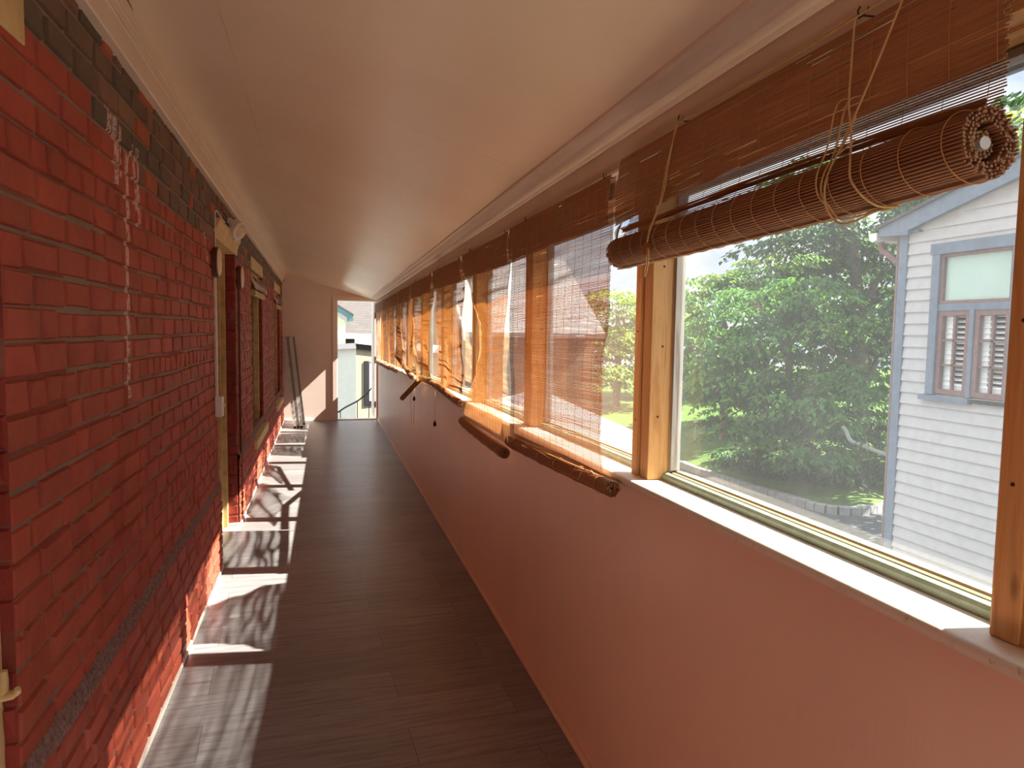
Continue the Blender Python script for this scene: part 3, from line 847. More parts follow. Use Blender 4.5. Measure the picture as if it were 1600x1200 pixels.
cord_loop(mb, [(.836, 1.01, 2.074), (.825, 1.0, 1.99), (.812, .985, 1.93), (.800, .962, 1.87), (.782, .94, 1.82), (.775, .93, 1.80), (.775, .92, 1.785), (.787, .91, 1.766), (.81, .905, 1.755), (.84, .90, 1.756)], .0017)
mb.build('tangled_cord', M['cord'], root); mb = MB(); cord_loop(mb, [(.838, .905, 2.076), (.822, .938, 1.98), (.812, .965, 1.915), (.800, .985, 1.86), (.785, .992, 1.82), (.778, .990, 1.79), (.780, .984, 1.76), (.790, .968, 1.738), (.800, .948, 1.738), (.808, .935, 1.744), (.822, .925, 1.752), (.845, .92, 1.758), (.868, .92, 1.785)], .0018)
mb.build('tangled_cord', M['cord'], root); mb = MB(); cord_loop(mb, [(.842, .985, 1.945), (.822, .992, 1.94), (.812, .995, 1.92), (.803, 1.0, 1.86), (.786, 1.004, 1.82), (.778, .998, 1.79), (.782, .982, 1.765), (.79, .968, 1.745), (.80, .95, 1.745), (.81, .938, 1.748), (.825, .93, 1.754), (.85, .925, 1.76)], .0016)
mb.build('tangled_cord', M['cord'], root); mb = MB(); cord_loop(mb, [(.812, .968, 1.905), (.806, .975, 1.88), (.800, .985, 1.855), (.790, .975, 1.848), (.802, .955, 1.865)], .0015)
mb.build('tangled_cord', M['cord'], root); mb = MB(); cord_loop(mb, [(.842, 1.015, 1.95), (.824, 1.02, 1.945), (.815, 1.022, 1.925), (.806, 1.024, 1.87), (.785, 1.02, 1.82), (.779, 1.005, 1.785), (.79, .99, 1.765)], .0014)
mb.build('tangled_cord', M['cord'], root)

# --- the lowered blinds
def lowered(idx, y0, y1, near, far, zbn, zbf, xbot, label, wave, roll, mat='slat', pitch=.0047, h=.0028, zt=2.045, hemz=.145, seg=16, skip=.04, val='slat_dark'):
    d = drop((y0 + y1) / 2)
    root = thing('bamboo_blind', (.87, (y0 + y1) / 2, zt + d), label, 'blind', G)
    na, fb = table(near), table(far)
    def P(s, t):
        y = lerp(na(t), fb(t), s)
        z = lerp(zt + d, lerp(zbn, zbf, s), t)
        x = lerp(.872, xbot, max(0, (t - .78) / .22) ** 1.3)
        dx, dz = wave(s, t)
        return (x + dx, y, z + dz)
    L = zt + d - (zbn + zbf) / 2
    lath_sheet(P, L, pitch, h, .0013, seg, .0005, .004, 20 + idx, skip).absorb(thread_sheet(P, [i / 15 + .012 for i in range(15)], -.0013, .0007, 34), M['thread']).build('screen', M[mat], root)
    def Pv(s, t):
        y = lerp(lerp(y0, na(.15), t), lerp(y1, fb(.15), t), s)
        return (.858 - .006 * math.sin(PI * t) + .006 * noise.noise(Vector((s * 4, t * 2, idx))), y, lerp(zt + d + .004, zt + d - hemz + .012 * noise.noise(Vector((s * 2.5, idx * 3.3, 0))), t))
    lath_sheet(Pv, hemz, .0034, .0031, .0014, seg, .0008, .005, 60 + idx, .14).absorb(thread_sheet(Pv, [i / 15 + .012 for i in range(15)], -.0016, .0006, 10), M['thread']).build('valance', M[val], root)
    hook(root, .855, y0 + .05, zt + d + .004); hook(root, .855, y1 - .28, zt + d + .004)
    for q, (A, B, r1, sag) in enumerate(roll):
        rm = lath_roll(A, B, .004, r1, .0046, .0021, sag, 6, 30 + idx + q, .006, .4)
        dn = (Vector(B) - Vector(A)).normalized(); sv = dn.cross(Vector((0, 0, 1))).normalized(); uv = sv.cross(dn); mb = MB()
        for i in range(6):
            t = (i + .4) / 6; c = Vector(A).lerp(Vector(B), t) + Vector((0, 0, -sag * 4 * t * (1 - t)))
            mb.tube([c + (sv * math.cos(2 * PI * k / 16) + uv * math.sin(2 * PI * k / 16)) * (r1 * 1.04 + .0025) for k in range(16)], .0008, 4, closed=True)
        rm.absorb(mb, M['thread']).build('roll', M['slat_dark'], root)
    return root, P

nz = lambda a, b, c: noise.noise(Vector((a, b, c)))
def w1(s, t):
    return (.008 * math.sin(t * 7 + s * 2) * t + .004 * nz(s * 3, t * 6, 1), .010 * max(0, t - .6) * math.sin(s * 5 + 1) + .003 * nz(s * 4, t * 26, 2) + .05 * max(0, t - .82) * (math.sin(PI * s)))
r1_, P1 = lowered(1, 2.066, 3.292, [(0, 2.066), (.2, 2.078), (.35, 2.098), (.48, 2.092), (.62, 2.122), (.75, 2.118), (.88, 2.135), (1, 2.12)], [(0, 3.292), (.5, 3.31), (1, 3.30)],
        1.098, 1.058, .872, 'wide see-through bamboo blind hanging lowered just behind the bare double post', w1, [((.864, 2.01, 1.078), (.868, 3.29, 1.030), .0255, .003)], seg=24, skip=.02)
mb = MB(); cord_loop(mb, [(.858, 3.28, 1.06), (.845, 3.25, 1.085), (.84, 3.22, 1.07), (.838, 3.2, 1.035)], .0014)
mb.build('tie_cord', M['cord'], r1_); mb = MB(); cord_loop(mb, [(.842, 2.10, 1.10), (.838, 2.14, 1.115), (.836, 2.20, 1.10), (.838, 2.24, 1.065)], .0014); mb.build('tie_cord', M['cord'], r1_)
def w2(s, t):
    k = math.sin(PI * min(1, t * 1.05)) ** 1.0
    return (-.030 * k * math.sin(PI * s) + .010 * k * math.sin(s * 12 + t * 3), .004 * nz(s * 4, t * 30, 4) + .012 * k * math.sin(s * 4 + 2))
lowered(2, 3.318, 4.492, [(0, 3.318), (.15, 3.33), (.3, 3.39), (.5, 3.465), (.65, 3.475), (.8, 3.45), (.9, 3.39), (1, 3.29)],
        [(0, 4.492), (.1, 4.42), (.25, 4.25), (.45, 3.99), (.55, 3.98), (.7, 4.12), (.85, 4.29), (1, 4.32)],
        1.025, 1.02, .842, 'pale gold bamboo blind pinched at its waist above a drooping dark roll', w2, [((.832, 3.225, .983), (.846, 4.35, .995), .0275, .006)], 'slat_pale', seg=20)
def w3(s, t):
    return (.010 * math.sin(t * 9 + s) + .010 * math.sin(s * 10), .006 * nz(s * 3, t * 24, 5) * (1 + 2 * t) + .01 * math.sin(t * 20 + s * 4) * t)
lowered(3, 4.538, 5.735, [(0, 4.538), (.25, 4.50), (.4, 4.52), (.55, 4.47), (.7, 4.53), (.8, 4.49), (.9, 4.53), (1, 4.50)], [(0, 5.735), (.3, 5.56), (.6, 5.50), (1, 5.50)],
        1.12, 1.14, .862, 'bamboo blind third beyond the bare post, wavy near edge over a tilted roll', w3, [((.862, 4.49, 1.085), (.866, 5.49, 1.12), .0245, .002)], 'slat_pale')
def w4(s, t):
    f = math.sin(s * 13 + t * 6)
    return (-.05 * t * math.sin(PI * s) + .022 * f * (.3 + t), .016 * math.sin(t * 26 + s * 9) * t + .006 * nz(s * 4, t * 30, 6))
r4, P4 = lowered(4, 5.80, 7.10, [(0, 5.80), (.2, 5.82), (.42, 6.02), (.6, 6.06), (.85, 5.80), (1, 5.62)], [(0, 7.10), (.3, 7.30), (.5, 7.18), (.7, 7.25), (.9, 6.8), (1, 6.6)],
        1.16, 1.10, .845, 'crumpled bamboo blind whose broken roll juts into the porch', w4, [((.866, 5.52, 1.122), (.842, 6.33, 1.13), .0245, -.004), ((.842, 6.30, 1.125), (.742, 6.89, .895), .023, 0)], 'slat_pale')
mb = MB()
cord_loop(mb, [(.80, 6.42, 1.09), (.80, 6.425, .95), (.80, 6.43, .80), (.80, 6.45, .72), (.80, 6.53, .69), (.80, 6.62, .715), (.80, 6.66, .80), (.80, 6.68, .95), (.80, 6.68, 1.02)], .0017)
pc = mb.build('pull_cord', M['cord'], r4)
mb = MB(); mb.lathe([(.004, 0), (.012, .008), (.013, .022), (.006, .04), (.003, .045)], (.80, 6.425, .915), (0, 0, 1), 10); mb.build('toggle', M['dark_toggle'], pc, smooth=True)
mb = MB(); cord_loop(mb, [(.853, 5.52, 1.11), (.852, 5.53, 1.0), (.852, 5.53, .9), (.852, 5.53, .845)], .0017)
pc = mb.build('pull_cord', M['cord'], r4)
mb = MB(); mb.lathe([(.004, 0), (.013, .008), (.014, .022), (.006, .042), (.003, .048)], (.852, 5.53, .80), (0, 0, 1), 10); mb.build('toggle', M['dark_toggle'], pc, smooth=True)
def w5(s, t):
    return (-.03 * t + .03 * math.sin(s * 9 + t * 4) * t, .01 * math.sin(t * 22 + s * 7) * t + .005 * nz(s * 3, t * 24, 7))
lowered(5, 7.16, 8.40, [(0, 7.16), (.3, 7.5), (.5, 7.75), (.75, 7.55), (1, 7.2)], [(0, 8.40), (.5, 8.5), (1, 8.2)], 1.13, 1.27, .83,
        'bamboo blind behind the crumpled one, its roll end kicked up', w5, [((.835, 6.90, 1.10), (.81, 8.14, 1.268), .021, 0)], 'slat')
def wf(k):
    return lambda s, t: (.012 * math.sin(s * 8 + t * 5 + k), .006 * nz(s * 3, t * 20, k))
lowered(6, 8.43, 9.65, [(0, 8.43), (.5, 8.9), (1, 8.8)], [(0, 9.65), (.5, 9.6), (1, 9.6)], 1.09, 1.08, .865, 'dull brown bamboo blind third from the far door, hanging straight', wf(1), [((.866, 8.7, 1.055), (.868, 9.66, 1.05), .024, 0)], 'slat', seg=10)
lowered(7, 9.68, 10.90, [(0, 9.68), (.5, 9.8), (1, 9.85)], [(0, 10.90), (.5, 10.7), (1, 10.8)], 1.07, 1.07, .865, 'mauve brown bamboo blind second from the far door', wf(2), [((.866, 9.7, 1.035), (.868, 10.9, 1.03), .024, 0)], 'slat', seg=10)
lowered(8, 10.95, 12.17, [(0, 10.95), (.5, 11.3), (1, 11.1)], [(0, 12.17), (.5, 12.1), (1, 12.15)], 1.06, 1.06, .865, 'yellowish bamboo blind hanging right beside the far door', wf(3), [((.866, 10.97, 1.025), (.868, 12.17, 1.02), .024, 0)], 'slat_pale', seg=10)

# ------------------------------------------------------------------ fittings on the brick wall
t = thing('security_light', (-.64, 5.45, 2.25), 'white two-dome security light above the middle door', 'wall light')
mb = MB(); mb.lathe([(.045, 0), (.052, .004), (.052, .02), (.044, .03)], (WL + .012, 5.42, 2.275), (1, 0, 0), 20); mb.build('base', M['white_plastic'], t, smooth=True)
mb = MB(); mb.lathe([(.03, 0), (.062, .012), (.070, .05), (.064, .085), (.05, .095), (.046, .088)], (WL + .03, 5.42, 2.262), (.75, -.45, -.35), 24)
hd = mb.build('lamp_head', M['white_plastic'], t, smooth=True)
dn = Vector((.75, -.45, -.35)).normalized(); c = Vector((WL + .03, 5.42, 2.262))
mb = MB(); mb.lathe([(.045, 0), (.046, .008), (.038, .020), (.02, .027), (.004, .029)], c + dn * .085, dn, 22); mb.build('lens', M['cream_trim'], hd, smooth=True)
mb = MB(); mb.lathe([(.02, 0), (.024, .01), (.02, .03), (.006, .036)], c + Vector((.03, -.02, -.065)), (.5, -.4, -.7), 14); mb.build('sensor', M['white_plastic'], t, smooth=True)
t = thing('power_cable', (-.64, 5.0, 2.27), 'white and black cable looping over the middle door to the security light', 'cable')
mb = MB(); cord_loop(mb, [(WL + .017, 4.76, 2.05), (WL + .018, 4.76, 2.2), (WL + .018, 4.77, 2.265), (WL + .02, 4.86, 2.282), (WL + .022, 5.05, 2.262), (WL + .024, 5.2, 2.262)], .004)
mb.build('white_lead', M['white_plastic'], t, smooth=True)
mb = MB(); cord_loop(mb, [(WL + .024, 5.2, 2.262), (WL + .03, 5.28, 2.255), (WL + .024, 5.30, 2.262), (WL + .02, 5.335, 2.268)], .010); mb.build('black_lead', M['black_metal'], t, smooth=True)
def wall_disc(y, z, label):
    t = thing('wall_fixture', (WL, y, z), label, 'wall fixture', 'round wall fixtures beside the middle door')
    mb = MB(); mb.lathe([(.088, 0), (.092, .004), (.092, .030), (.086, .034)], (WL + .008, y, z), (1, 0, 0), 28); mb.build('case', M['brown_fixture'], t, smooth=True)
    mb = MB(); mb.lathe([(.084, 0), (.084, .004), (.07, .010), (.02, .013), (.004, .013)], (WL + .041, y, z), (1, 0, 0), 28); mb.build('face', M['cream_trim'], t, smooth=True)
wall_disc(4.72, 1.955, 'round brown fixture with cream face above the white switch box')
wall_disc(6.02, 1.95, 'round brown fixture with cream face just past the middle door')
t = thing('switch_box', (WL + .03, 4.76, 1.06), 'white surface switch box on brick beside the middle door', 'switch')
mb = MB(); mb.box(WL + .006, WL + .05, 4.705, 4.785, 1.0, 1.125, .006); mb.build('box', M['white_plastic'], t)
mb = MB(); mb.box(WL + .05, WL + .062, 4.742, 4.75, 1.06, 1.08, .002); mb.build('toggle', M['white_plastic'], t)
t = tag(MB_ := (lambda m: (m.box(WL + .006, WL + .022, 4.735, 4.757, 1.125, 1.862, .003), m.build('cable_raceway', M['white_plastic']))[1])(MB()), 'white cable raceway rising from the switch box', 'raceway')
mb = MB(); mb.tube([(WL + .016, 6.0, .03), (WL + .018, 6.0, .56), (WL + .017, 6.01, 1.2), (WL + .017, 6.01, 1.86)], .009, 10)
tag(mb.build('conduit_pipe', M['brown_fixture'], smooth=True), 'thin brown conduit running down the brick past the middle door', 'conduit')
mb = MB(); cord_loop(mb, [(-.66, 12.22, 2.31), (-.63, 12.22, 2.305), (-.612, 12.22, 2.315), (-.605, 12.22, 2.335), (-.605, 12.22, 2.352)], .006)
tag(mb.build('iron_hook', M['iron'], smooth=True), 'small black iron hook under the fascia in the far corner', 'hook')

# folded ladder leaning in the far corner
t = thing('folding_ladder', (-.42, 11.6, 0), 'folded grey metal ladder leaning in the far left corner', 'ladder')
def rail(b0, t0, w, dpt, nm, mat):
    mb = MB(); a, c = Vector(b0), Vector(t0); d = (c - a).normalized(); s = Vector((1, 0, 0)); s = (s - d * s.dot(d)).normalized(); u = d.cross(s)
    pr = [(-w, -dpt), (w, -dpt), (w, -dpt * .6), (-w * .5, -dpt * .6), (-w * .5, dpt * .6), (w, dpt * .6), (w, dpt), (-w, dpt)]
    base = len(mb.v)
    for p in (a, c):
        for q in pr: mb.v.append(tuple(p + s * q[0] + u * q[1]))
    k = len(pr)
    for i in range(k): mb.f.append((base + i, base + (i + 1) % k, base + k + (i + 1) % k, base + k + i))
    mb.f.append(tuple(range(base, base + k))[::-1]); mb.f.append(tuple(range(base + k, base + 2 * k)))
    return mb.build(nm, mat, t)
def foot(p):
    mb = MB(); mb.box(p[0] - .018, p[0] + .018, p[1] - .04, p[1] + .04, 0, .03, .003); return mb
rails = []
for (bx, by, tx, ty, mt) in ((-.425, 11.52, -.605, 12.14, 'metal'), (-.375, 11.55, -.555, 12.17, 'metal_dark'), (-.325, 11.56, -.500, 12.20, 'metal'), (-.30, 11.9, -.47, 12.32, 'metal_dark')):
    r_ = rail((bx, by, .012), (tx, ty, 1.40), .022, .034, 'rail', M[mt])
    mb = MB(); mb.box(bx - .02, bx + .02, by - .045, by + .045, 0, .03, .003); mb.build('foot', M['black_metal'], r_)
for k in range(5):
    f = (k + .6) / 5.2
    p = Vector((-.435, 11.52, 0)).lerp(Vector((-.615, 12.14, 1.40)), f); q = Vector((-.355, 11.56, 0)).lerp(Vector((-.530, 12.20, 1.40)), f)
    mb = MB(); mb.tube([p, q], .012, 8); mb.build('rung', M['metal'], t)
mb = MB(); mb.tube([(-.62, 12.14, 1.405), (-.49, 12.26, 1.41)], .012, 8); mb.build('top_cap', M['metal_dark'], t)
mb = MB(); mb.tube([(-.43, 11.93, .70), (-.395, 11.94, .71)], .012, 10); mb.build('latch', M['white_plastic'], t)

# ------------------------------------------------------------------ outdoors: neighbouring clapboard house
HX = 6.0
house = thing('neighbour_house', (HX, 3, -3), 'pale grey clapboard house with slate blue trim outside the nearest window', 'house')
EY, RS = 6.29, .256            # corner, rake slope
def rake(y): return 2.79 + RS * (EY - y)
RY = 1.6
mb = MB()
z = -3.0; ex = .1205; k = 0
wy0, wy1, wz0, wz1 = 4.95, 5.925, .985, 2.41
while z < rake(RY):
    # lapped boards, cut to the gable and round the window
    zt = z + ex
    y_hi = EY if zt < rake(EY) else EY - (zt - rake(EY)) / RS
    spans = [(-1.4, y_hi)]
    if zt > wz0 and z < wz1: spans = [(-1.4, wy0 + .02), (wy1 - .02, y_hi)]
    for a, c in spans:
        if c - a < .05: continue
        j = U(-.002, .002)
        mb.prism([(HX + .012, z + j), (HX - .020, z + j), (HX - .020, z + .010 + j), (HX - .002, zt + .004), (HX + .012, zt + .004)], 'y', a, c)
    z = zt; k += 1
mb.build('siding', M['siding'], house)
mb = MB(); mb.box(HX + .33, 15, -1.4, EY - .01, -3, 2.75)
for q in ((-1.4, wy0 + .03, -3, 2.75), (wy1 - .03, EY - .01, -3, 2.75), (wy0 + .03, wy1 - .03, -3, wz0), (wy0 + .03, wy1 - .03, wz1 + .02, 2.75)): mb.box(HX + .012, HX + .33, *q)
mb.prism([(-1.4, 2.74), (EY - .01, 2.74), (RY, rake(RY) - .05)], 'x', HX + .013, 15)
mb.build('wall', M['siding'], house)
mb = MB(); mb.box(HX - .03, HX + .03, EY - .035, EY + .075, -3, 2.66, .004); mb.build('corner_board', M['slate_trim'], house)
mb = MB()
th = .16
mb.prism([(EY + .30, rake(EY + .30) + .02), (EY + .30, rake(EY + .3) - th * .4), (EY - .10, rake(EY + .30) - th * .55), (EY - .10, rake(EY - .1) - th * .9), (RY, rake(RY) - th), (RY, rake(RY) + .02)], 'x', HX - .10, HX - .06)
mb.prism([(-1.7, rake(EY + .3)), (-1.7, rake(EY + .3) - th), (RY, rake(RY) - th), (RY, rake(RY) + .02)], 'x', HX - .10, HX - .06)
mb.prism([(EY + .28, rake(EY + .28) - .05), (EY - .2, rake(EY + .28) - .07), (EY - .2, rake(EY + .28) - .05)], 'x', HX - .06, 15)
mb.build('rake_board', M['slate_trim'], house)
mb = MB()
mb.prism([(EY + .33, rake(EY + .33) + .02), (RY, rake(RY) + .02), (RY, rake(RY) + .06), (EY + .33, rake(EY + .33) + .055)], 'x', HX - .13, 15.1)
mb.prism([(-1.75, rake(EY + .33) + .02), (RY, rake(RY) + .02), (RY, rake(RY) + .06), (-1.75, rake(EY + .33) + .055)], 'x', HX - .13, 15.1)
mb.build('roof', M['shingle'], house)
mb = MB(); mb.prism([(EY + .33, 2.70), (EY + .33, 2.62), (EY + .39, 2.60), (EY + .44, 2.63), (EY + .45, 2.70)], 'x', HX - .10, 15); mb.build('gutter', M['white_trim'], house)
mb = MB(); cord_loop(mb, [(HX + .02, EY + .39, 2.62), (HX + .02, EY + .37, 2.52), (HX + .03, EY + .25, 2.44), (HX + .04, EY + .15, 2.34), (HX + .04, EY + .13, 2.2), (HX + .04, EY + .13, -2.9)], .035)
mb.build('downspout', M['brown_frame'], house, smooth=True)
# its window
mb = MB()
cw = .095
mb.box(HX - .035, HX + .03, wy1 - cw, wy1, wz0, wz1, .004); mb.box(HX - .035, HX + .03, wy0, wy0 + cw, wz0, wz1, .004)
mb.box(HX - .04, HX + .03, wy0 - .02, wy1 + .02, wz1 - .02, wz1 + .09, .004); mb.box(HX - .02, HX + .03, wy0 + cw, wy1 - cw, 1.825, 1.895, .004)
ym = (wy0 + wy1) / 2
mb.box(HX - .025, HX + .03, ym - .025, ym + .025, wz0, 1.85, .004)
hw = mb.build('window_casing', M['slate_trim'], house)
mb = MB(); mb.box(HX - .07, HX + .03, ym - .05, wy1 + .05, wz0 - .06, wz0 - .01, .004); mb.build('sill', M['slate_trim'], hw)
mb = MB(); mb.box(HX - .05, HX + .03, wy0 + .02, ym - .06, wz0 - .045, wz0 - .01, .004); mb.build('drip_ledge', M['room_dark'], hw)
def sash(y0, y1, z0, z1, w, bars):
    mb = MB()
    mb.box(HX - .012, HX + .03, y0, y0 + w, z0, z1, .003); mb.box(HX - .012, HX + .03, y1 - w, y1, z0, z1, .003)
    mb.box(HX - .012, HX + .03, y0 + w, y1 - w, z0, z0 + w, .003); mb.box(HX - .012, HX + .03, y0 + w, y1 - w, z1 - w, z1, .003)
    if bars:
        yc = (y0 + y1) / 2
        mb.box(HX, HX + .03, yc - .011, yc + .011, z0 + w, z1 - w)
        for q in (1, 2):
            zz = lerp(z0 + w, z1 - w, q / 3); mb.box(HX, HX + .03, y0 + w, y1 - w, zz - .009, zz + .009)
    return mb.build('sash', M['brown_frame'], hw)
s1 = sash(wy0 + cw, ym - .025, wz0 + .01, 1.825, .05, True); s2 = sash(ym + .025, wy1 - cw, wz0 + .01, 1.825, .05, True); s3 = sash(wy0 + cw, wy1 - cw, 1.895, wz1 - .02, .032, False)
mb = MB(); mb.box(HX + .028, HX + .034, wy0 + cw, wy1 - cw, 1.9, wz1 - .02); mb.build('shade_cloth', M['green_pane'], hw)
# plantation shutters inside
for (a, c) in ((wy0 + cw + .03, ym - .05), (ym + .05, wy1 - cw - .03)):
    mb = MB()
    zc = wz0 + .10
    mb.box(HX + .055, HX + .075, a, a + .035, wz0, 1.82); mb.box(HX + .055, HX + .075, c - .085, c, wz0, 1.82)
    mb.box(HX + .05, HX + .08, a, c, wz0, wz0 + .12)
    while zc < 1.80:
        mb.v += [(HX + .04, a + .02, zc), (HX + .10, a + .02, zc + .022), (HX + .10, c - .03, zc + .022), (HX + .04, c - .03, zc), (HX + .04, a + .02, zc + .006), (HX + .10, a + .02, zc + .028), (HX + .10, c - .03, zc + .028), (HX + .04, c - .03, zc + .006)]
        n = len(mb.v) - 8
        for q in ((0, 1, 2, 3), (7, 6, 5, 4), (0, 4, 5, 1), (1, 5, 6, 2), (2, 6, 7, 3), (3, 7, 4, 0)): mb.f.append(tuple(n + i for i in q))
        zc += .052
    mb.build('shutter', M['shutter'], hw)
mb = MB(); mb.box(HX + .30, HX + .325, wy0 + .04, wy1 - .04, wz0, wz1); mb.build('room_back', M['room_dark'], hw)  # dark panel stands for the unlit room behind the shutters

# ------------------------------------------------------------------ ground
GZ = -3.0
mb = MB(); mb.box(-40, 70, -30, 90, GZ - .3, GZ - .02); mb.build('driveway', M['asphalt'], kind='structure')
curb = [(3.0, 25.5), (9.5, 24.2), (11.6, 22.8), (11.95, 20.4), (12.05, 18.4), (12.3, 16.9), (12.55, 15.6), (12.95, 15.15), (13.6, 15.1), (14.7, 15.5), (17, 16.4), (22, 18)]
def catm(pts, sub):
    out = []
    P_ = [Vector((p[0], p[1], 0)) for p in pts]
    for i in range(len(P_) - 1):
        p0 = P_[max(i - 1, 0)]; p1 = P_[i]; p2 = P_[i + 1]; p3 = P_[min(i + 2, len(P_) - 1)]
        for k in range(sub):
            t = k / sub
            out.append(.5 * ((2 * p1) + (p2 - p0) * t + (2 * p0 - 5 * p1 + 4 * p2 - p3) * t * t + (-p0 + 3 * p1 - 3 * p2 + p3) * t ** 3))
    out.append(P_[-1]); return out
cp = catm(curb, 10)
mb = MB()
acc = 0
def seg_len(i): return (cp[i + 1] - cp[i]).length
# walk the kerb and lay one sett every 0.27 m
dist = [0]
for i in range(len(cp) - 1): dist.append(dist[-1] + seg_len(i))
def at(s):
    for i in range(len(cp) - 1):
        if s <= dist[i + 1]:
            f = (s - dist[i]) / (dist[i + 1] - dist[i]); return cp[i].lerp(cp[i + 1], f), (cp[i + 1] - cp[i]).normalized()
    return cp[-1], (cp[-1] - cp[-2]).normalized()
s = 0
while s < dist[-1] - .3:
    p, d = at(s + .13); n = Vector((d.y, -d.x, 0)); L = .128 + U(-.006, .006); h = .19 + U(-.012, .012); w = .11
    base = len(mb.v)
    for zz, ins in ((GZ - .05, 0), (GZ + h - .015, 0), (GZ + h, .015)):
        for a, c in ((-1, -1), (1, -1), (1, 1), (-1, 1)):
            q = p + d * a * (L - ins) + n * c * (w - ins); mb.v.append((q.x, q.y, zz))
    for r in range(2):
        for k in range(4): mb.f.append((base + r * 4 + k, base + r * 4 + (k + 1) % 4, base + r * 4 + 4 + (k + 1) % 4, base + r * 4 + 4 + k))
    mb.f.append((base + 8, base + 9, base + 10, base + 11)); s += .27
tag(mb.build('kerb_stones', M['granite']), 'curving row of pale granite kerb stones along the driveway', 'kerb', kind='structure')
# lawn bank behind the kerb
mb = MB()
rows = 10
for i in range(len(cp) - 1):
    for r in range(rows):
        def bank(q, r):
            # from the kerb the ground climbs softly to the back of the garden
            t = r / rows; far = Vector((q.x * 1.0 + 26 * t * .9, q.y + 30 * t, 0))
            return (far.x, far.y, GZ + .13 + .55 * min(1, t * 5) + .08 * noise.noise(Vector((far.x * .4, far.y * .4, 0))) + 1.4 * t)
        mb.quad(bank(cp[i], r), bank(cp[i + 1], r), bank(cp[i + 1], r + 1), bank(cp[i], r + 1))
mb.build('lawn', M['grass'], kind='structure')

# ------------------------------------------------------------------ trees
def leaf_quad(mb, c, d, n, L, W, colr):
    d = d.normalized(); s = d.cross(n)
    if s.length < 1e-5: return
    s.normalize(); n2 = s.cross(d)
    a = c; t = c + d * L - n2 * L * .18
    m_ = c + d * L * .45 - n2 * .02 * L
    mb.quad(a, m_ + s * W + n2 * W * .25, t, m_ - s * W + n2 * W * .25, colr)

def sprays(mb, rnd, blobs, nsp, nleaf, L, cols, droop=.5, rad=.55, layered=True):
    tot = sum(b[1][0] * b[1][1] + b[1][0] * b[1][2] for b in blobs)
    for (c, r) in blobs:
        c = Vector(c); k = int(nsp * (r[0] * r[1] + r[0] * r[2]) / tot) + 1
        for _ in range(k):
            while True:
                v = Vector((rnd.uniform(-1, 1), rnd.uniform(-1, 1), rnd.uniform(-1, 1)))
                if .05 < v.length < 1: break
            v = v.normalized() * (rnd.uniform(.55, 1.0) ** .6)
            if v.z < -.75: v.z *= .5
            p = c + Vector((v.x * r[0], v.y * r[1], v.z * r[2]))
            out = Vector((v.x, v.y, 0));
            out = out.normalized() if out.length > .05 else Vector((1, 0, 0))
            side = Vector((-out.y, out.x, 0))
            base = cols[rnd.randrange(len(cols))]; br = rnd.uniform(.8, 1.2)
            R0 = rad * rnd.uniform(.6, 1.3)
            for _ in range(nleaf):
                a, b_ = rnd.uniform(-.6, 1) * R0, rnd.uniform(-1, 1) * R0
                q = p + out * a + side * b_ + Vector((0, 0, -droop * (max(0, a) ** 2 + .6 * b_ * b_) / R0 + rnd.uniform(-.10, .10) * R0))
                d = (out * rnd.uniform(.2, 1) + side * rnd.uniform(-.9, .9) + Vector((0, 0, -droop * rnd.uniform(.3, 1.3))))
                n = Vector((rnd.uniform(-.35, .35), rnd.uniform(-.35, .35), 1))
                j = br * rnd.uniform(.8, 1.2)
                leaf_quad(mb, q, d, n, L * rnd.uniform(.7, 1.2), L * .30, (base[0] * j, base[1] * j, base[2] * j))

GREENS = [lin(74, 118, 60)[:3], lin(88, 132, 64)[:3], lin(68, 110, 60)[:3], lin(104, 146, 70)[:3]]
DEEP = [lin(58, 92, 56)[:3], lin(66, 102, 62)[:3], lin(52, 82, 52)[:3]]
LIME = [lin(128, 154, 66)[:3], lin(144, 166, 74)[:3], lin(108, 142, 62)[:3]]
def tree(label, base, trunk, r0, blobs, nsp, nleaf, L, cols, seed, droop=.5, rad=.55, group='trees in the garden', name='tree', limbs=True):
    rnd = random.Random(seed)
    t = thing(name, base, label, 'tree' if 'tree' in name else 'shrub', group)
    mb = MB(); b0 = Vector(base)
    pts = [b0 + Vector((0, 0, -.1))] + [Vector(p) for p in trunk]
    mb.tube(pts, [r0 * (1 - .7 * i / len(pts)) for i in range(len(pts))], 9)
    if limbs:
        for (c, r) in blobs:
            c = Vector(c); i = rnd.randrange(1, len(pts)); a = pts[i]
            m_ = a.lerp(c, .5) + Vector((rnd.uniform(-.3, .3), rnd.uniform(-.3, .3), .25))
            mb.tube([a, a.lerp(m_, .5) + Vector((0, 0, .1)), m_, c], [r0 * .45, r0 * .34, r0 * .24, r0 * .1], 6)
            for _ in range(3):
                e = c + Vector((rnd.uniform(-.8, .8) * r[0], rnd.uniform(-.8, .8) * r[1], rnd.uniform(-.5, .7) * r[2]))
                mb.tube([m_.lerp(c, .5), c.lerp(e, .5) + Vector((0, 0, .1)), e], [r0 * .18, r0 * .12, r0 * .05], 5)
    mb.build('trunk', M['bark'], t, smooth=True)
    mb = MB(); sprays(mb, rnd, blobs, nsp, nleaf, L, cols, droop, rad)
    mb.build('foliage', M['leaf'], t, fix=False)
    return t
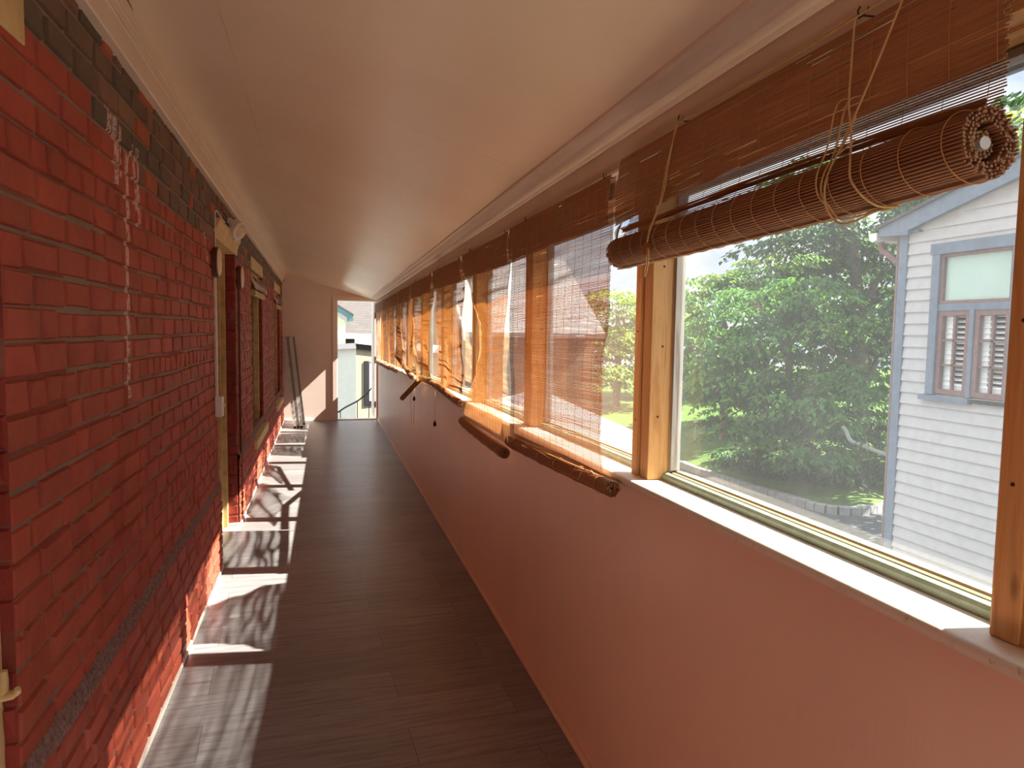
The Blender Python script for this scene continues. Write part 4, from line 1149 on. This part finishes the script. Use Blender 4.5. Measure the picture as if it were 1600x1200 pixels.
# broad layered tree in the middle of the window
tree('broad layered green tree on the lawn in front of the taller trees', (13.9, 18.6, GZ + .2), [(13.8, 18.5, -1.6), (13.6, 18.4, -.2), (13.5, 18.5, 1.2), (13.4, 18.6, 2.4)], .16,
     [((13.6, 17.6, -.1), (1.9, 1.3, .55)), ((14.9, 17.0, .35), (1.7, 1.2, .5)), ((12.4, 18.8, .2), (1.7, 1.4, .7)), ((12.2, 18.6, -1.1), (1.4, 1.2, .5)), ((13.4, 17.4, -1.2), (1.5, 1.1, .5)),
      ((14.6, 16.8, -.9), (1.6, 1.0, .5)), ((12.9, 18.4, 1.4), (1.8, 1.5, .6)), ((14.6, 17.6, 1.9), (1.4, 1.2, .45)), ((11.6, 19.4, 1.3), (1.3, 1.3, .8)), ((12.6, 18.8, 2.5), (1.6, 1.4, .6)),
      ((13.9, 18.2, 2.9), (1.4, 1.2, .5)), ((11.9, 19.6, -.2), (1.1, 1.2, .9)), ((13.2, 16.7, -1.7), (1.1, .8, .35))],
     300, 44, .20, GREENS, 3, .55, .55)
tree('bright sunlit tree rising above the left of the layered tree', (14.6, 23.6, GZ + .4), [(14.5, 23.5, -1), (14.4, 23.5, 1), (14.3, 23.4, 3)], .18,
     [((14.1, 23.4, 2.6), (1.9, 1.6, 1.3)), ((15.6, 23.2, 3.4), (1.6, 1.5, 1.1)), ((13.3, 23.4, 1.2), (1.2, 1.3, 1.2)), ((16.9, 23.2, 3.9), (1.5, 1.4, 1.2)), ((14.4, 23.4, .2), (1.6, 1.4, 1.5))], 190, 40, .22, GREENS + LIME, 5, .4, .6)
tree('tall dark tree with pale forked trunk behind the layered tree', (20.6, 23.5, GZ + .6), [(20.5, 23.4, -.5), (20.2, 23.3, 2.4), (19.6, 23.2, 5), (19.4, 23.3, 8)], .34,
     [((19.2, 23.6, 6.6), (3.2, 2.5, 2.0)), ((22.2, 23.6, 6.0), (2.8, 2.5, 2.2)), ((20.8, 24.6, 3.2), (3.2, 2.0, 2.2)), ((18.2, 24.4, 4.4), (2.4, 2.0, 1.5)), ((23.2, 24.2, 2.2), (2.8, 2.0, 2.2)), ((20.0, 24.8, .8), (3.4, 1.8, 1.6))], 330, 40, .30, DEEP, 8, .5, .85)
tree('dense dark tree standing right against the clapboard house', (19.2, 17.2, GZ + .5), [(19.1, 17.1, 0), (19.0, 17.0, 3), (18.8, 16.8, 6)], .28,
     [((18.6, 16.6, 5.8), (2.6, 2.0, 1.8)), ((19.6, 17.4, 3.0), (2.4, 2.0, 2.0)), ((19.6, 17.2, .2), (2.4, 1.8, 1.8)), ((17.0, 16.0, 6.2), (1.7, 1.5, 1.1)), ((18.3, 14.2, 6.8), (2.0, 1.8, 1.4))], 260, 40, .28, DEEP, 11, .5, .75)
tree('yellow green tree spreading over the roof of the clapboard house', (16.4, 11.2, GZ), [(16.4, 11.1, 0), (16.3, 11.0, 3), (16.2, 11.0, 5.6)], .22,
     [((16.2, 12.6, 1.2), (1.6, 1.7, 2.2)), ((16.6, 10.4, 2.6), (1.8, 1.7, 2.2)), ((16.8, 14.2, 3.2), (1.7, 1.3, 2.2)), ((15.6, 12.0, 5.7), (1.8, 1.4, .9)), ((16.2, 10.4, 6.2), (2.0, 1.5, 1.0)), ((17.0, 13.4, 5.6), (1.8, 1.4, 1.0)), ((16.4, 8.6, 6.4), (1.8, 1.4, 1.0))], 330, 40, .26, LIME + GREENS, 13, .4, .7)  # unseen low crown masses behind the house, added to shade the driveway
tree('pale green tree seen between the blind and bare post', (13.6, 31.5, GZ + .6), [(13.6, 31.4, 0), (13.5, 31.3, 2.5)], .22,
     [((13.0, 31.2, 2.2), (1.7, 1.6, 1.5)), ((14.2, 31.2, .8), (1.9, 1.6, 1.7)), ((12.4, 31.4, .2), (1.8, 1.6, 1.6)), ((15.4, 31.6, 2.0), (1.6, 1.5, 1.6))], 170, 36, .26, LIME + GREENS, 17, .4, .7)
for k, (bx, by, hh, lab) in enumerate(((10.6, 36, 4.8, 'far tree above the neighbouring roofs, left of the pale green tree'), (5.6, 37, 5.6, 'tall far tree seen through the pinched blind'), (19.0, 34.5, 5.0, 'hazy far tree filling the gap behind the bright sunlit tree'), (27.5, 31, 8.5, 'tallest far tree at the back of the garden'))):
    tree(lab, (bx, by, GZ), [(bx, by, 0), (bx + .1, by, hh * .4), (bx, by, hh * .7)], .25,
         [((bx, by, hh * .62), (2.4, 1.8, 1.9)), ((bx + 1.2, by, hh * .25), (2.6, 1.8, 2.2)), ((bx - 1.3, by, hh * .2), (2.2, 1.8, 2.1)), ((bx, by, -1.3), (3.2, 1.8, 1.6))], 150, 30, .34, GREENS + DEEP, 40 + k, .4, .85)
# shrubs and undergrowth
for k, (bx, by, rr, lab) in enumerate(((13.0, 20.6, .45, 'low leafy shrub by the kerb at the edge of bright grass'), (13.1, 19.3, .55, 'low green shrub by the kerb beside the grass bank'), (13.6, 18.0, .5, 'dark low shrub under the layered tree'),
                                       (14.2, 16.9, .55, 'dark shrub right at the bend of the kerb'), (15.4, 16.9, .6, 'dark shrub beside the grey pipe'), (16.6, 20.2, 1.5, 'largest dark shrub, close behind the layered tree'), (19.6, 20.4, 1.5, 'big dark shrub between the layered tree and the clapboard house'), (17.8, 21.4, .9, 'dark shrub beyond the bench'))):
    tree(lab, (bx, by, GZ + .25), [(bx, by, GZ + .5), (bx, by, GZ + .7)], .04, [((bx, by, GZ + .35 + rr * .55), (rr, rr, rr * .6))], int(26 + 30 * rr), 30, .15, DEEP + GREENS[:2], 70 + k, .3, .3, 'shrubs along the driveway kerb', 'shrub', False)
# pipe, garden lamp, bench
mb = MB(); cord_loop(mb, [(13.28, 15.75, -.82), (13.36, 15.7, -.95), (13.42, 15.66, -1.12), (13.5, 15.62, -1.22), (13.8, 15.6, -1.32), (14.6, 15.55, -1.60), (16.2, 15.5, -2.05), (17.6, 15.4, -2.5)], .055)
tag(mb.build('garden_pipe', M['grey_pipe'], smooth=True), 'pale grey pipe with a bent end sloping beside the house corner', 'pipe')
t = thing('garden_lamp', (13.75, 24.2, GZ + .5), 'thin pale garden lamp post on the bright grass', 'lamp')
mb = MB(); mb.tube([(13.75, 24.2, -2.75), (13.75, 24.2, -1.95)], .022, 8); mb.build('post', M['grey_pipe'], t)
mb = MB(); mb.lathe([(.03, 0), (.075, .03), (.085, .15), (.10, .16), (.02, .22)], (13.75, 24.2, -1.95), (0, 0, 1), 10); mb.build('lantern', M['white_plastic'], t)
t = thing('garden_bench', (14.75, 22.2, GZ + .6), 'weathered wooden bench on the grass beside the layered tree', 'bench')
mb = MB()
for q in range(3): mb.box(14.15, 15.35, 22.05 + .13 * q, 22.16 + .13 * q, -2.16, -2.125, .004)
mb.build('seat', M['weathered'], t)
for x in (14.3, 15.2):
    for y in (22.1, 22.4):
        mb = MB(); mb.box(x - .03, x + .03, y - .03, y + .03, -2.75, -2.16); mb.build('leg', M['weathered'], t)

# ------------------------------------------------------------------ other houses seen through the blinds
def hip(name, x0, x1, y0, y1, z0, ze, zr, label, inset, wallm, roofm):
    t = thing(name, ((x0 + x1) / 2, (y0 + y1) / 2, z0), label, 'house')
    mb = MB(); mb.box(x0 + .3, x1 - .3, y0 + .3, y1 - .3, z0, ze); mb.build('wall', M[wallm], t)
    mb = MB(); ym = (y0 + y1) / 2
    v = [(x0, y0, ze), (x1, y0, ze), (x1, y1, ze), (x0, y1, ze), (x0 + inset, ym, zr), (x1 - inset, ym, zr)]
    mb.v += v + [(p[0], p[1], p[2] - .06) for p in v[:4]]
    mb.f += [(0, 1, 5, 4), (1, 2, 5), (2, 3, 4, 5), (3, 0, 4), (9, 8, 7, 6)]
    mb.build('roof', M[roofm], t)
    mb = MB(); mb.box(x0 - .04, x1 + .04, y0 - .04, y0 + .02, ze - .16, ze + .01); mb.box(x0 - .04, x0 + .02, y0, y1, ze - .16, ze + .01); mb.box(x0, x1, y1 - .02, y1 + .04, ze - .16, ze + .01); mb.box(x1 - .02, x1 + .04, y0, y1, ze - .16, ze + .01)
    mb.build('eaves_board', M['white_trim'], t)
    return t
hip('low_house', 2.6, 5.9, 11.4, 16.5, GZ, -.42, .34, 'low house with pale grey hipped roof just below the lowered blinds', 1.5, 'lumber', 'shingle_light')
t = thing('gabled_house', (7.5, 21, GZ), 'tan gabled house with white rake boards seen through the lowered blinds', 'house')
mb = MB(); mb.box(3.9, 7.3, 18.5, 25, GZ, 1.5); mb.prism([(18.5, 1.5), (25, 1.5), (21.75, 3.6)], 'x', 3.9, 7.3); mb.build('wall', M['lumber'], t)
mb = MB()
mb.prism([(18.2, 1.40), (21.75, 3.70), (25.3, 1.40), (25.3, 1.52), (21.75, 3.84), (18.2, 1.52)], 'x', 3.6, 7.5); mb.build('roof', M['shingle_light'], t)
mb = MB(); mb.prism([(18.2, 1.30), (21.75, 3.60), (25.3, 1.30), (25.3, 1.52), (21.75, 3.84), (18.2, 1.52)], 'x', 3.54, 3.60); mb.build('rake_board', M['white_trim'], t)
for y in (20.2, 22.6):
    mb = MB(); mb.box(3.85, 3.91, y, y + .9, -.4, 1.0); w = mb.build('window', M['white_trim'], t); mb = MB(); mb.box(3.83, 3.852, y + .08, y + .82, -.32, .92); mb.build('pane', M['dark_glass'], w)

# ------------------------------------------------------------------ view through the far door
mb = MB(); mb.box(-.8, 1.1, Y1 + .10, Y1 + .19, -.2, -.012); mb.build('landing', M['weathered'], kind='structure')
rr_ = thing('stair_railing', (.6, 14.0, -.9), 'black curved handrail with balusters outside the far door', 'railing')
hp = [(-.25, 14.0, -.26), (.10, 14.0, -.14), (.268, 14.0, -.055), (.42, 14.0, .045), (.64, 14.0, .162), (.78, 14.0, .27), (.88, 14.0, .37), (.96, 14.0, .48), (1.1, 14.0, .62)]
mb = MB(); cord_loop(mb, hp, .017); mb.build('handrail', M['black_metal'], rr_, smooth=True)
for x, z in ((.325, -.03), (.645, .15), (.865, .34)):
    mb = MB(); mb.tube([(x, 14.0, -1.3), (x, 14.0, z)], .009, 8); mb.build('baluster', M['black_metal'], rr_)
mb = MB(); mb.tube([(-.25, 14.0, -1.1), (1.1, 14.0, -1.1)], .016, 8); mb.build('bottom_rail', M['black_metal'], rr_)
mb = MB(); mb.box(-.3, 1.2, 13.6, 14.3, GZ - .05, -1.3); mb.build('stair_wall', M['cream_stucco'], rr_)
st = thing('stucco_building', (.8, 18.6, GZ), 'cream and grey green stucco building seen through the far door', 'building')
cx, cy = .80, 18.0
mb = MB(); mb.v += [(cx, cy, GZ), (cx - 5, cy + 2.2, GZ), (cx - 5, cy + 4, GZ), (cx, cy + 4, GZ), (cx, cy, 1.08), (cx - 5, cy + 2.2, .85), (cx - 5, cy + 4, 1.0), (cx, cy + 4, 1.0)]
mb.f += [(0, 1, 5, 4), (1, 2, 6, 5), (2, 3, 7, 6), (3, 0, 4, 7), (4, 5, 6, 7)]; mb.build('wall', M['green_stucco'], st)
mb = MB(); e = (cx + 2.4, cy + .77)
mb.v += [(cx, cy, GZ), (e[0], e[1], GZ), (e[0], cy + 4, GZ), (cx + .002, cy + 4, GZ), (cx, cy, 1.08), (e[0], e[1], .83), (e[0], cy + 4, .9), (cx + .002, cy + 4, 1.0)]
mb.f += [(0, 1, 5, 4), (1, 2, 6, 5), (2, 3, 7, 6), (3, 0, 4, 7), (4, 5, 6, 7)]; mb.build('wing_wall', M['cream_stucco'], st)
def wallbox(mb, p, q, z0p, z0q, h, out, thick):
    d = Vector((q[0] - p[0], q[1] - p[1], 0)).normalized(); n = Vector((d.y, -d.x, 0))
    if n.y > 0: n = -n
    base = len(mb.v)
    for (pt, zz) in ((p, z0p), (q, z0q)):
        for o_, dz in ((out, 0), (out, h), (out - thick, h), (out - thick, 0)):
            mb.v.append((pt[0] + n.x * o_, pt[1] + n.y * o_, zz + dz))
    for k in range(4): mb.f.append((base + k, base + (k + 1) % 4, base + 4 + (k + 1) % 4, base + 4 + k))
    mb.f += [(base + 3, base + 2, base + 1, base), (base + 4, base + 5, base + 6, base + 7)]
mb = MB(); wallbox(mb, (cx + .02, cy), (cx - 5, cy + 2.2), 1.08, .72, .13, .10, .14); wallbox(mb, (cx - .02, cy), e, 1.20, .92, .20, .12, .16); mb.build('roof_edge', M['white_trim'], st)
mb = MB(); wallbox(mb, (cx - .01, cy), e, 1.06, .78, .13, .06, .10); mb.build('dark_band', M['black_metal'], st)  # black band just below the white roof edge
def onwall(f): return (lerp(cx, e[0], f), lerp(cy, e[1], f))
p, q = onwall(.1), onwall(.54)
mb = MB(); wallbox(mb, onwall(.083), onwall(.133), -.36, -.36, 1.12, .035, .05); wallbox(mb, onwall(.133), onwall(.417), -.36, -.36, .12, .03, .05)
ww = mb.build('window_frame', M['black_metal'], st)
mb = MB(); wallbox(mb, onwall(.137), onwall(.417), -.24, -.24, 1.0, .012, .02); mb.build('pane', M['slate_trim'], ww)
mb = MB(); wallbox(mb, onwall(.133), onwall(.417), .22, .22, .03, .02, .03); wallbox(mb, onwall(.133), onwall(.162), -.24, -.24, 1.0, .02, .03); mb.build('sash', M['white_trim'], ww)
# house with the big shingled roof behind it
rh = thing('shingled_house', (1, 27, GZ), 'house with large pale shingled roof and teal gable behind the stucco building', 'house')
mb = MB(); mb.box(-7, 3.2, 25.0, 31, GZ, 1.33); mb.build('wall', M['green_stucco'], rh)
mb = MB()
mb.v += [(-7.4, 24.6, 1.28), (3.4, 24.6, 1.28), (3.4, 28.6, 5.6), (-7.4, 28.6, 5.6), (-7.4, 32, 1.28), (3.4, 32, 1.28), (-7.4, 24.6, 1.20), (3.4, 24.6, 1.20), (3.4, 32, 1.2), (-7.4, 32, 1.2)]
mb.f += [(0, 1, 2, 3), (3, 2, 5, 4), (6, 7, 8, 9)]
mb.build('roof', M['shingle'], rh, fix=False)
mb = MB(); mb.box(-7.4, 3.4, 24.48, 24.62, 1.22, 1.40, .01); mb.build('gutter', M['white_trim'], rh)
mb = MB(); mb.box(-7.2, 3.2, 24.8, 25.0, .8, 1.2); mb.build('eave_shade_strip', M['black_metal'], rh)  # black strip stands for the shaded gap under the eaves
dz = thing('gable_dormer', (-.8, 23, GZ), 'grey green gabled wing with teal fascia at the upper left of the far doorway', 'house')
gx, gy = .74, 22.4
mb = MB(); mb.box(-3.4, gx - .06, gy, gy + 1.8, GZ, 1.78); mb.prism([(-3.4, 1.78), (gx - .06, 1.78), (-1.4, 3.2)], 'y', gy, gy + 1.8); mb.build('wall', M['pale_siding'], dz)
mb = MB()
mb.prism([(gx + .16, 1.80), (gx + .16, 1.96), (-1.4, 3.36), (-1.4, 3.16), (gx - .02, 1.90), (gx - .02, 1.76)], 'y', gy - .22, gy - .10); mb.prism([(-3.0, 1.84), (-3.0, 2.02), (-1.4, 3.36), (-1.4, 3.16)], 'y', gy - .22, gy - .10)
mb.build('fascia', M['teal'], dz)
mb = MB(); mb.prism([(gx + .18, 1.96), (gx + .18, 2.0), (-1.4, 3.42), (-3.0, 2.06), (-3.0, 2.02), (-1.4, 3.37)], 'y', gy - .26, gy + 1.9); mb.build('roof', M['shingle'], dz)

# ------------------------------------------------------------------ daylight
w = bpy.data.worlds.new('sky'); sc.world = w; w.use_nodes = True
nt = w.node_tree; nt.nodes.clear()
class WN(N):
    def __init__(self): self.t = nt
W_ = WN()
tc = W_.n('ShaderNodeTexCoord').outputs['Generated']
xyz = W_.sep(tc)
el = xyz[2]
pl = W_.n('ShaderNodeVectorMath'); pl.operation = 'MULTIPLY'; W_.set(pl.inputs[0], tc); pl.inputs[1].default_value = (1, 1, 2.2)
cl = W_.noise(pl.outputs[0], 3.4, 8, .58, .3)
mask = W_.ramp(cl, [(.36, (0, 0, 0, 1)), (.54, (1, 1, 1, 1))])
blue = W_.ramp(el, [(0.0, (.50, .68, .92, 1)), (.25, (.32, .54, .92, 1)), (1.0, (.16, .34, .72, 1))])
cloud = W_.ramp(W_.noise(pl.outputs[0], 8.0, 6, .6), [(.3, (.80, .86, .94, 1)), (.62, (1.1, 1.1, 1.1, 1))])
skyc = W_.mix(mask, blue, cloud)
stren = W_.ramp(el, [(0.0, (.40, .40, .40, 1)), (.30, (.42, .42, .42, 1)), (.7, (1.0, 1.0, 1.0, 1))])
bg = W_.n('ShaderNodeBackground'); W_.set(bg.inputs['Color'], skyc)
W_.set(bg.inputs['Strength'], W_.math('MULTIPLY', stren, 2.1))
wo = W_.n('ShaderNodeOutputWorld'); nt.links.new(bg.outputs[0], wo.inputs['Surface'])

sun = bpy.data.lights.new('sun', 'SUN'); sun.energy = 24.0; sun.color = (1.0, .93, .82); sun.angle = math.radians(.6)
so = bpy.data.objects.new('sun', sun); col.objects.link(so)
sv = Vector((1.0, -.13, .97)).normalized()
so.rotation_euler = sv.to_track_quat('Z', 'Y').to_euler(); so.location = (8, 0, 9)

# ------------------------------------------------------------------ camera
cam = bpy.data.cameras.new('camera'); co = bpy.data.objects.new('camera', cam); col.objects.link(co)
cam.sensor_fit = 'HORIZONTAL'; cam.sensor_width = 36.0; cam.lens = 36.0 * 1109 / 1600; cam.clip_start = .05; cam.clip_end = 300
th_ = .015
d = Vector(((504 - 800) / 1109, (513 - 600) / 1109, 1.0)).normalized()      # porch axis in camera space (x right, y down, z forward)
t_ = (th_ * d.x - d.y) / d.z
v = Vector((-th_, 1.0, t_)).normalized()
Zc, Yc = -v, d
Xc = Yc.cross(Zc)
if Xc.x < 0: Xc = -Xc
right = Vector((Xc.x, Yc.x, Zc.x)); down = Vector((Xc.y, Yc.y, Zc.y)); fwd = Vector((Xc.z, Yc.z, Zc.z))
mat = Matrix((right, -down, -fwd)).transposed()
co.matrix_world = Matrix.Translation((0, 0, 1.56)) @ mat.to_4x4()
sc.camera = co

sc.view_settings.view_transform = 'Standard'; sc.view_settings.look = 'None'; sc.view_settings.gamma = 1.0; sc.view_settings.use_curve_mapping = False
sc.view_settings.exposure = 0.45
cy_ = sc.cycles
cy_.max_bounces = 10; cy_.diffuse_bounces = 6; cy_.glossy_bounces = 4; cy_.transparent_max_bounces = 16; cy_.transmission_bounces = 6
cy_.sample_clamp_indirect = 8.0
cy_.use_denoising = True
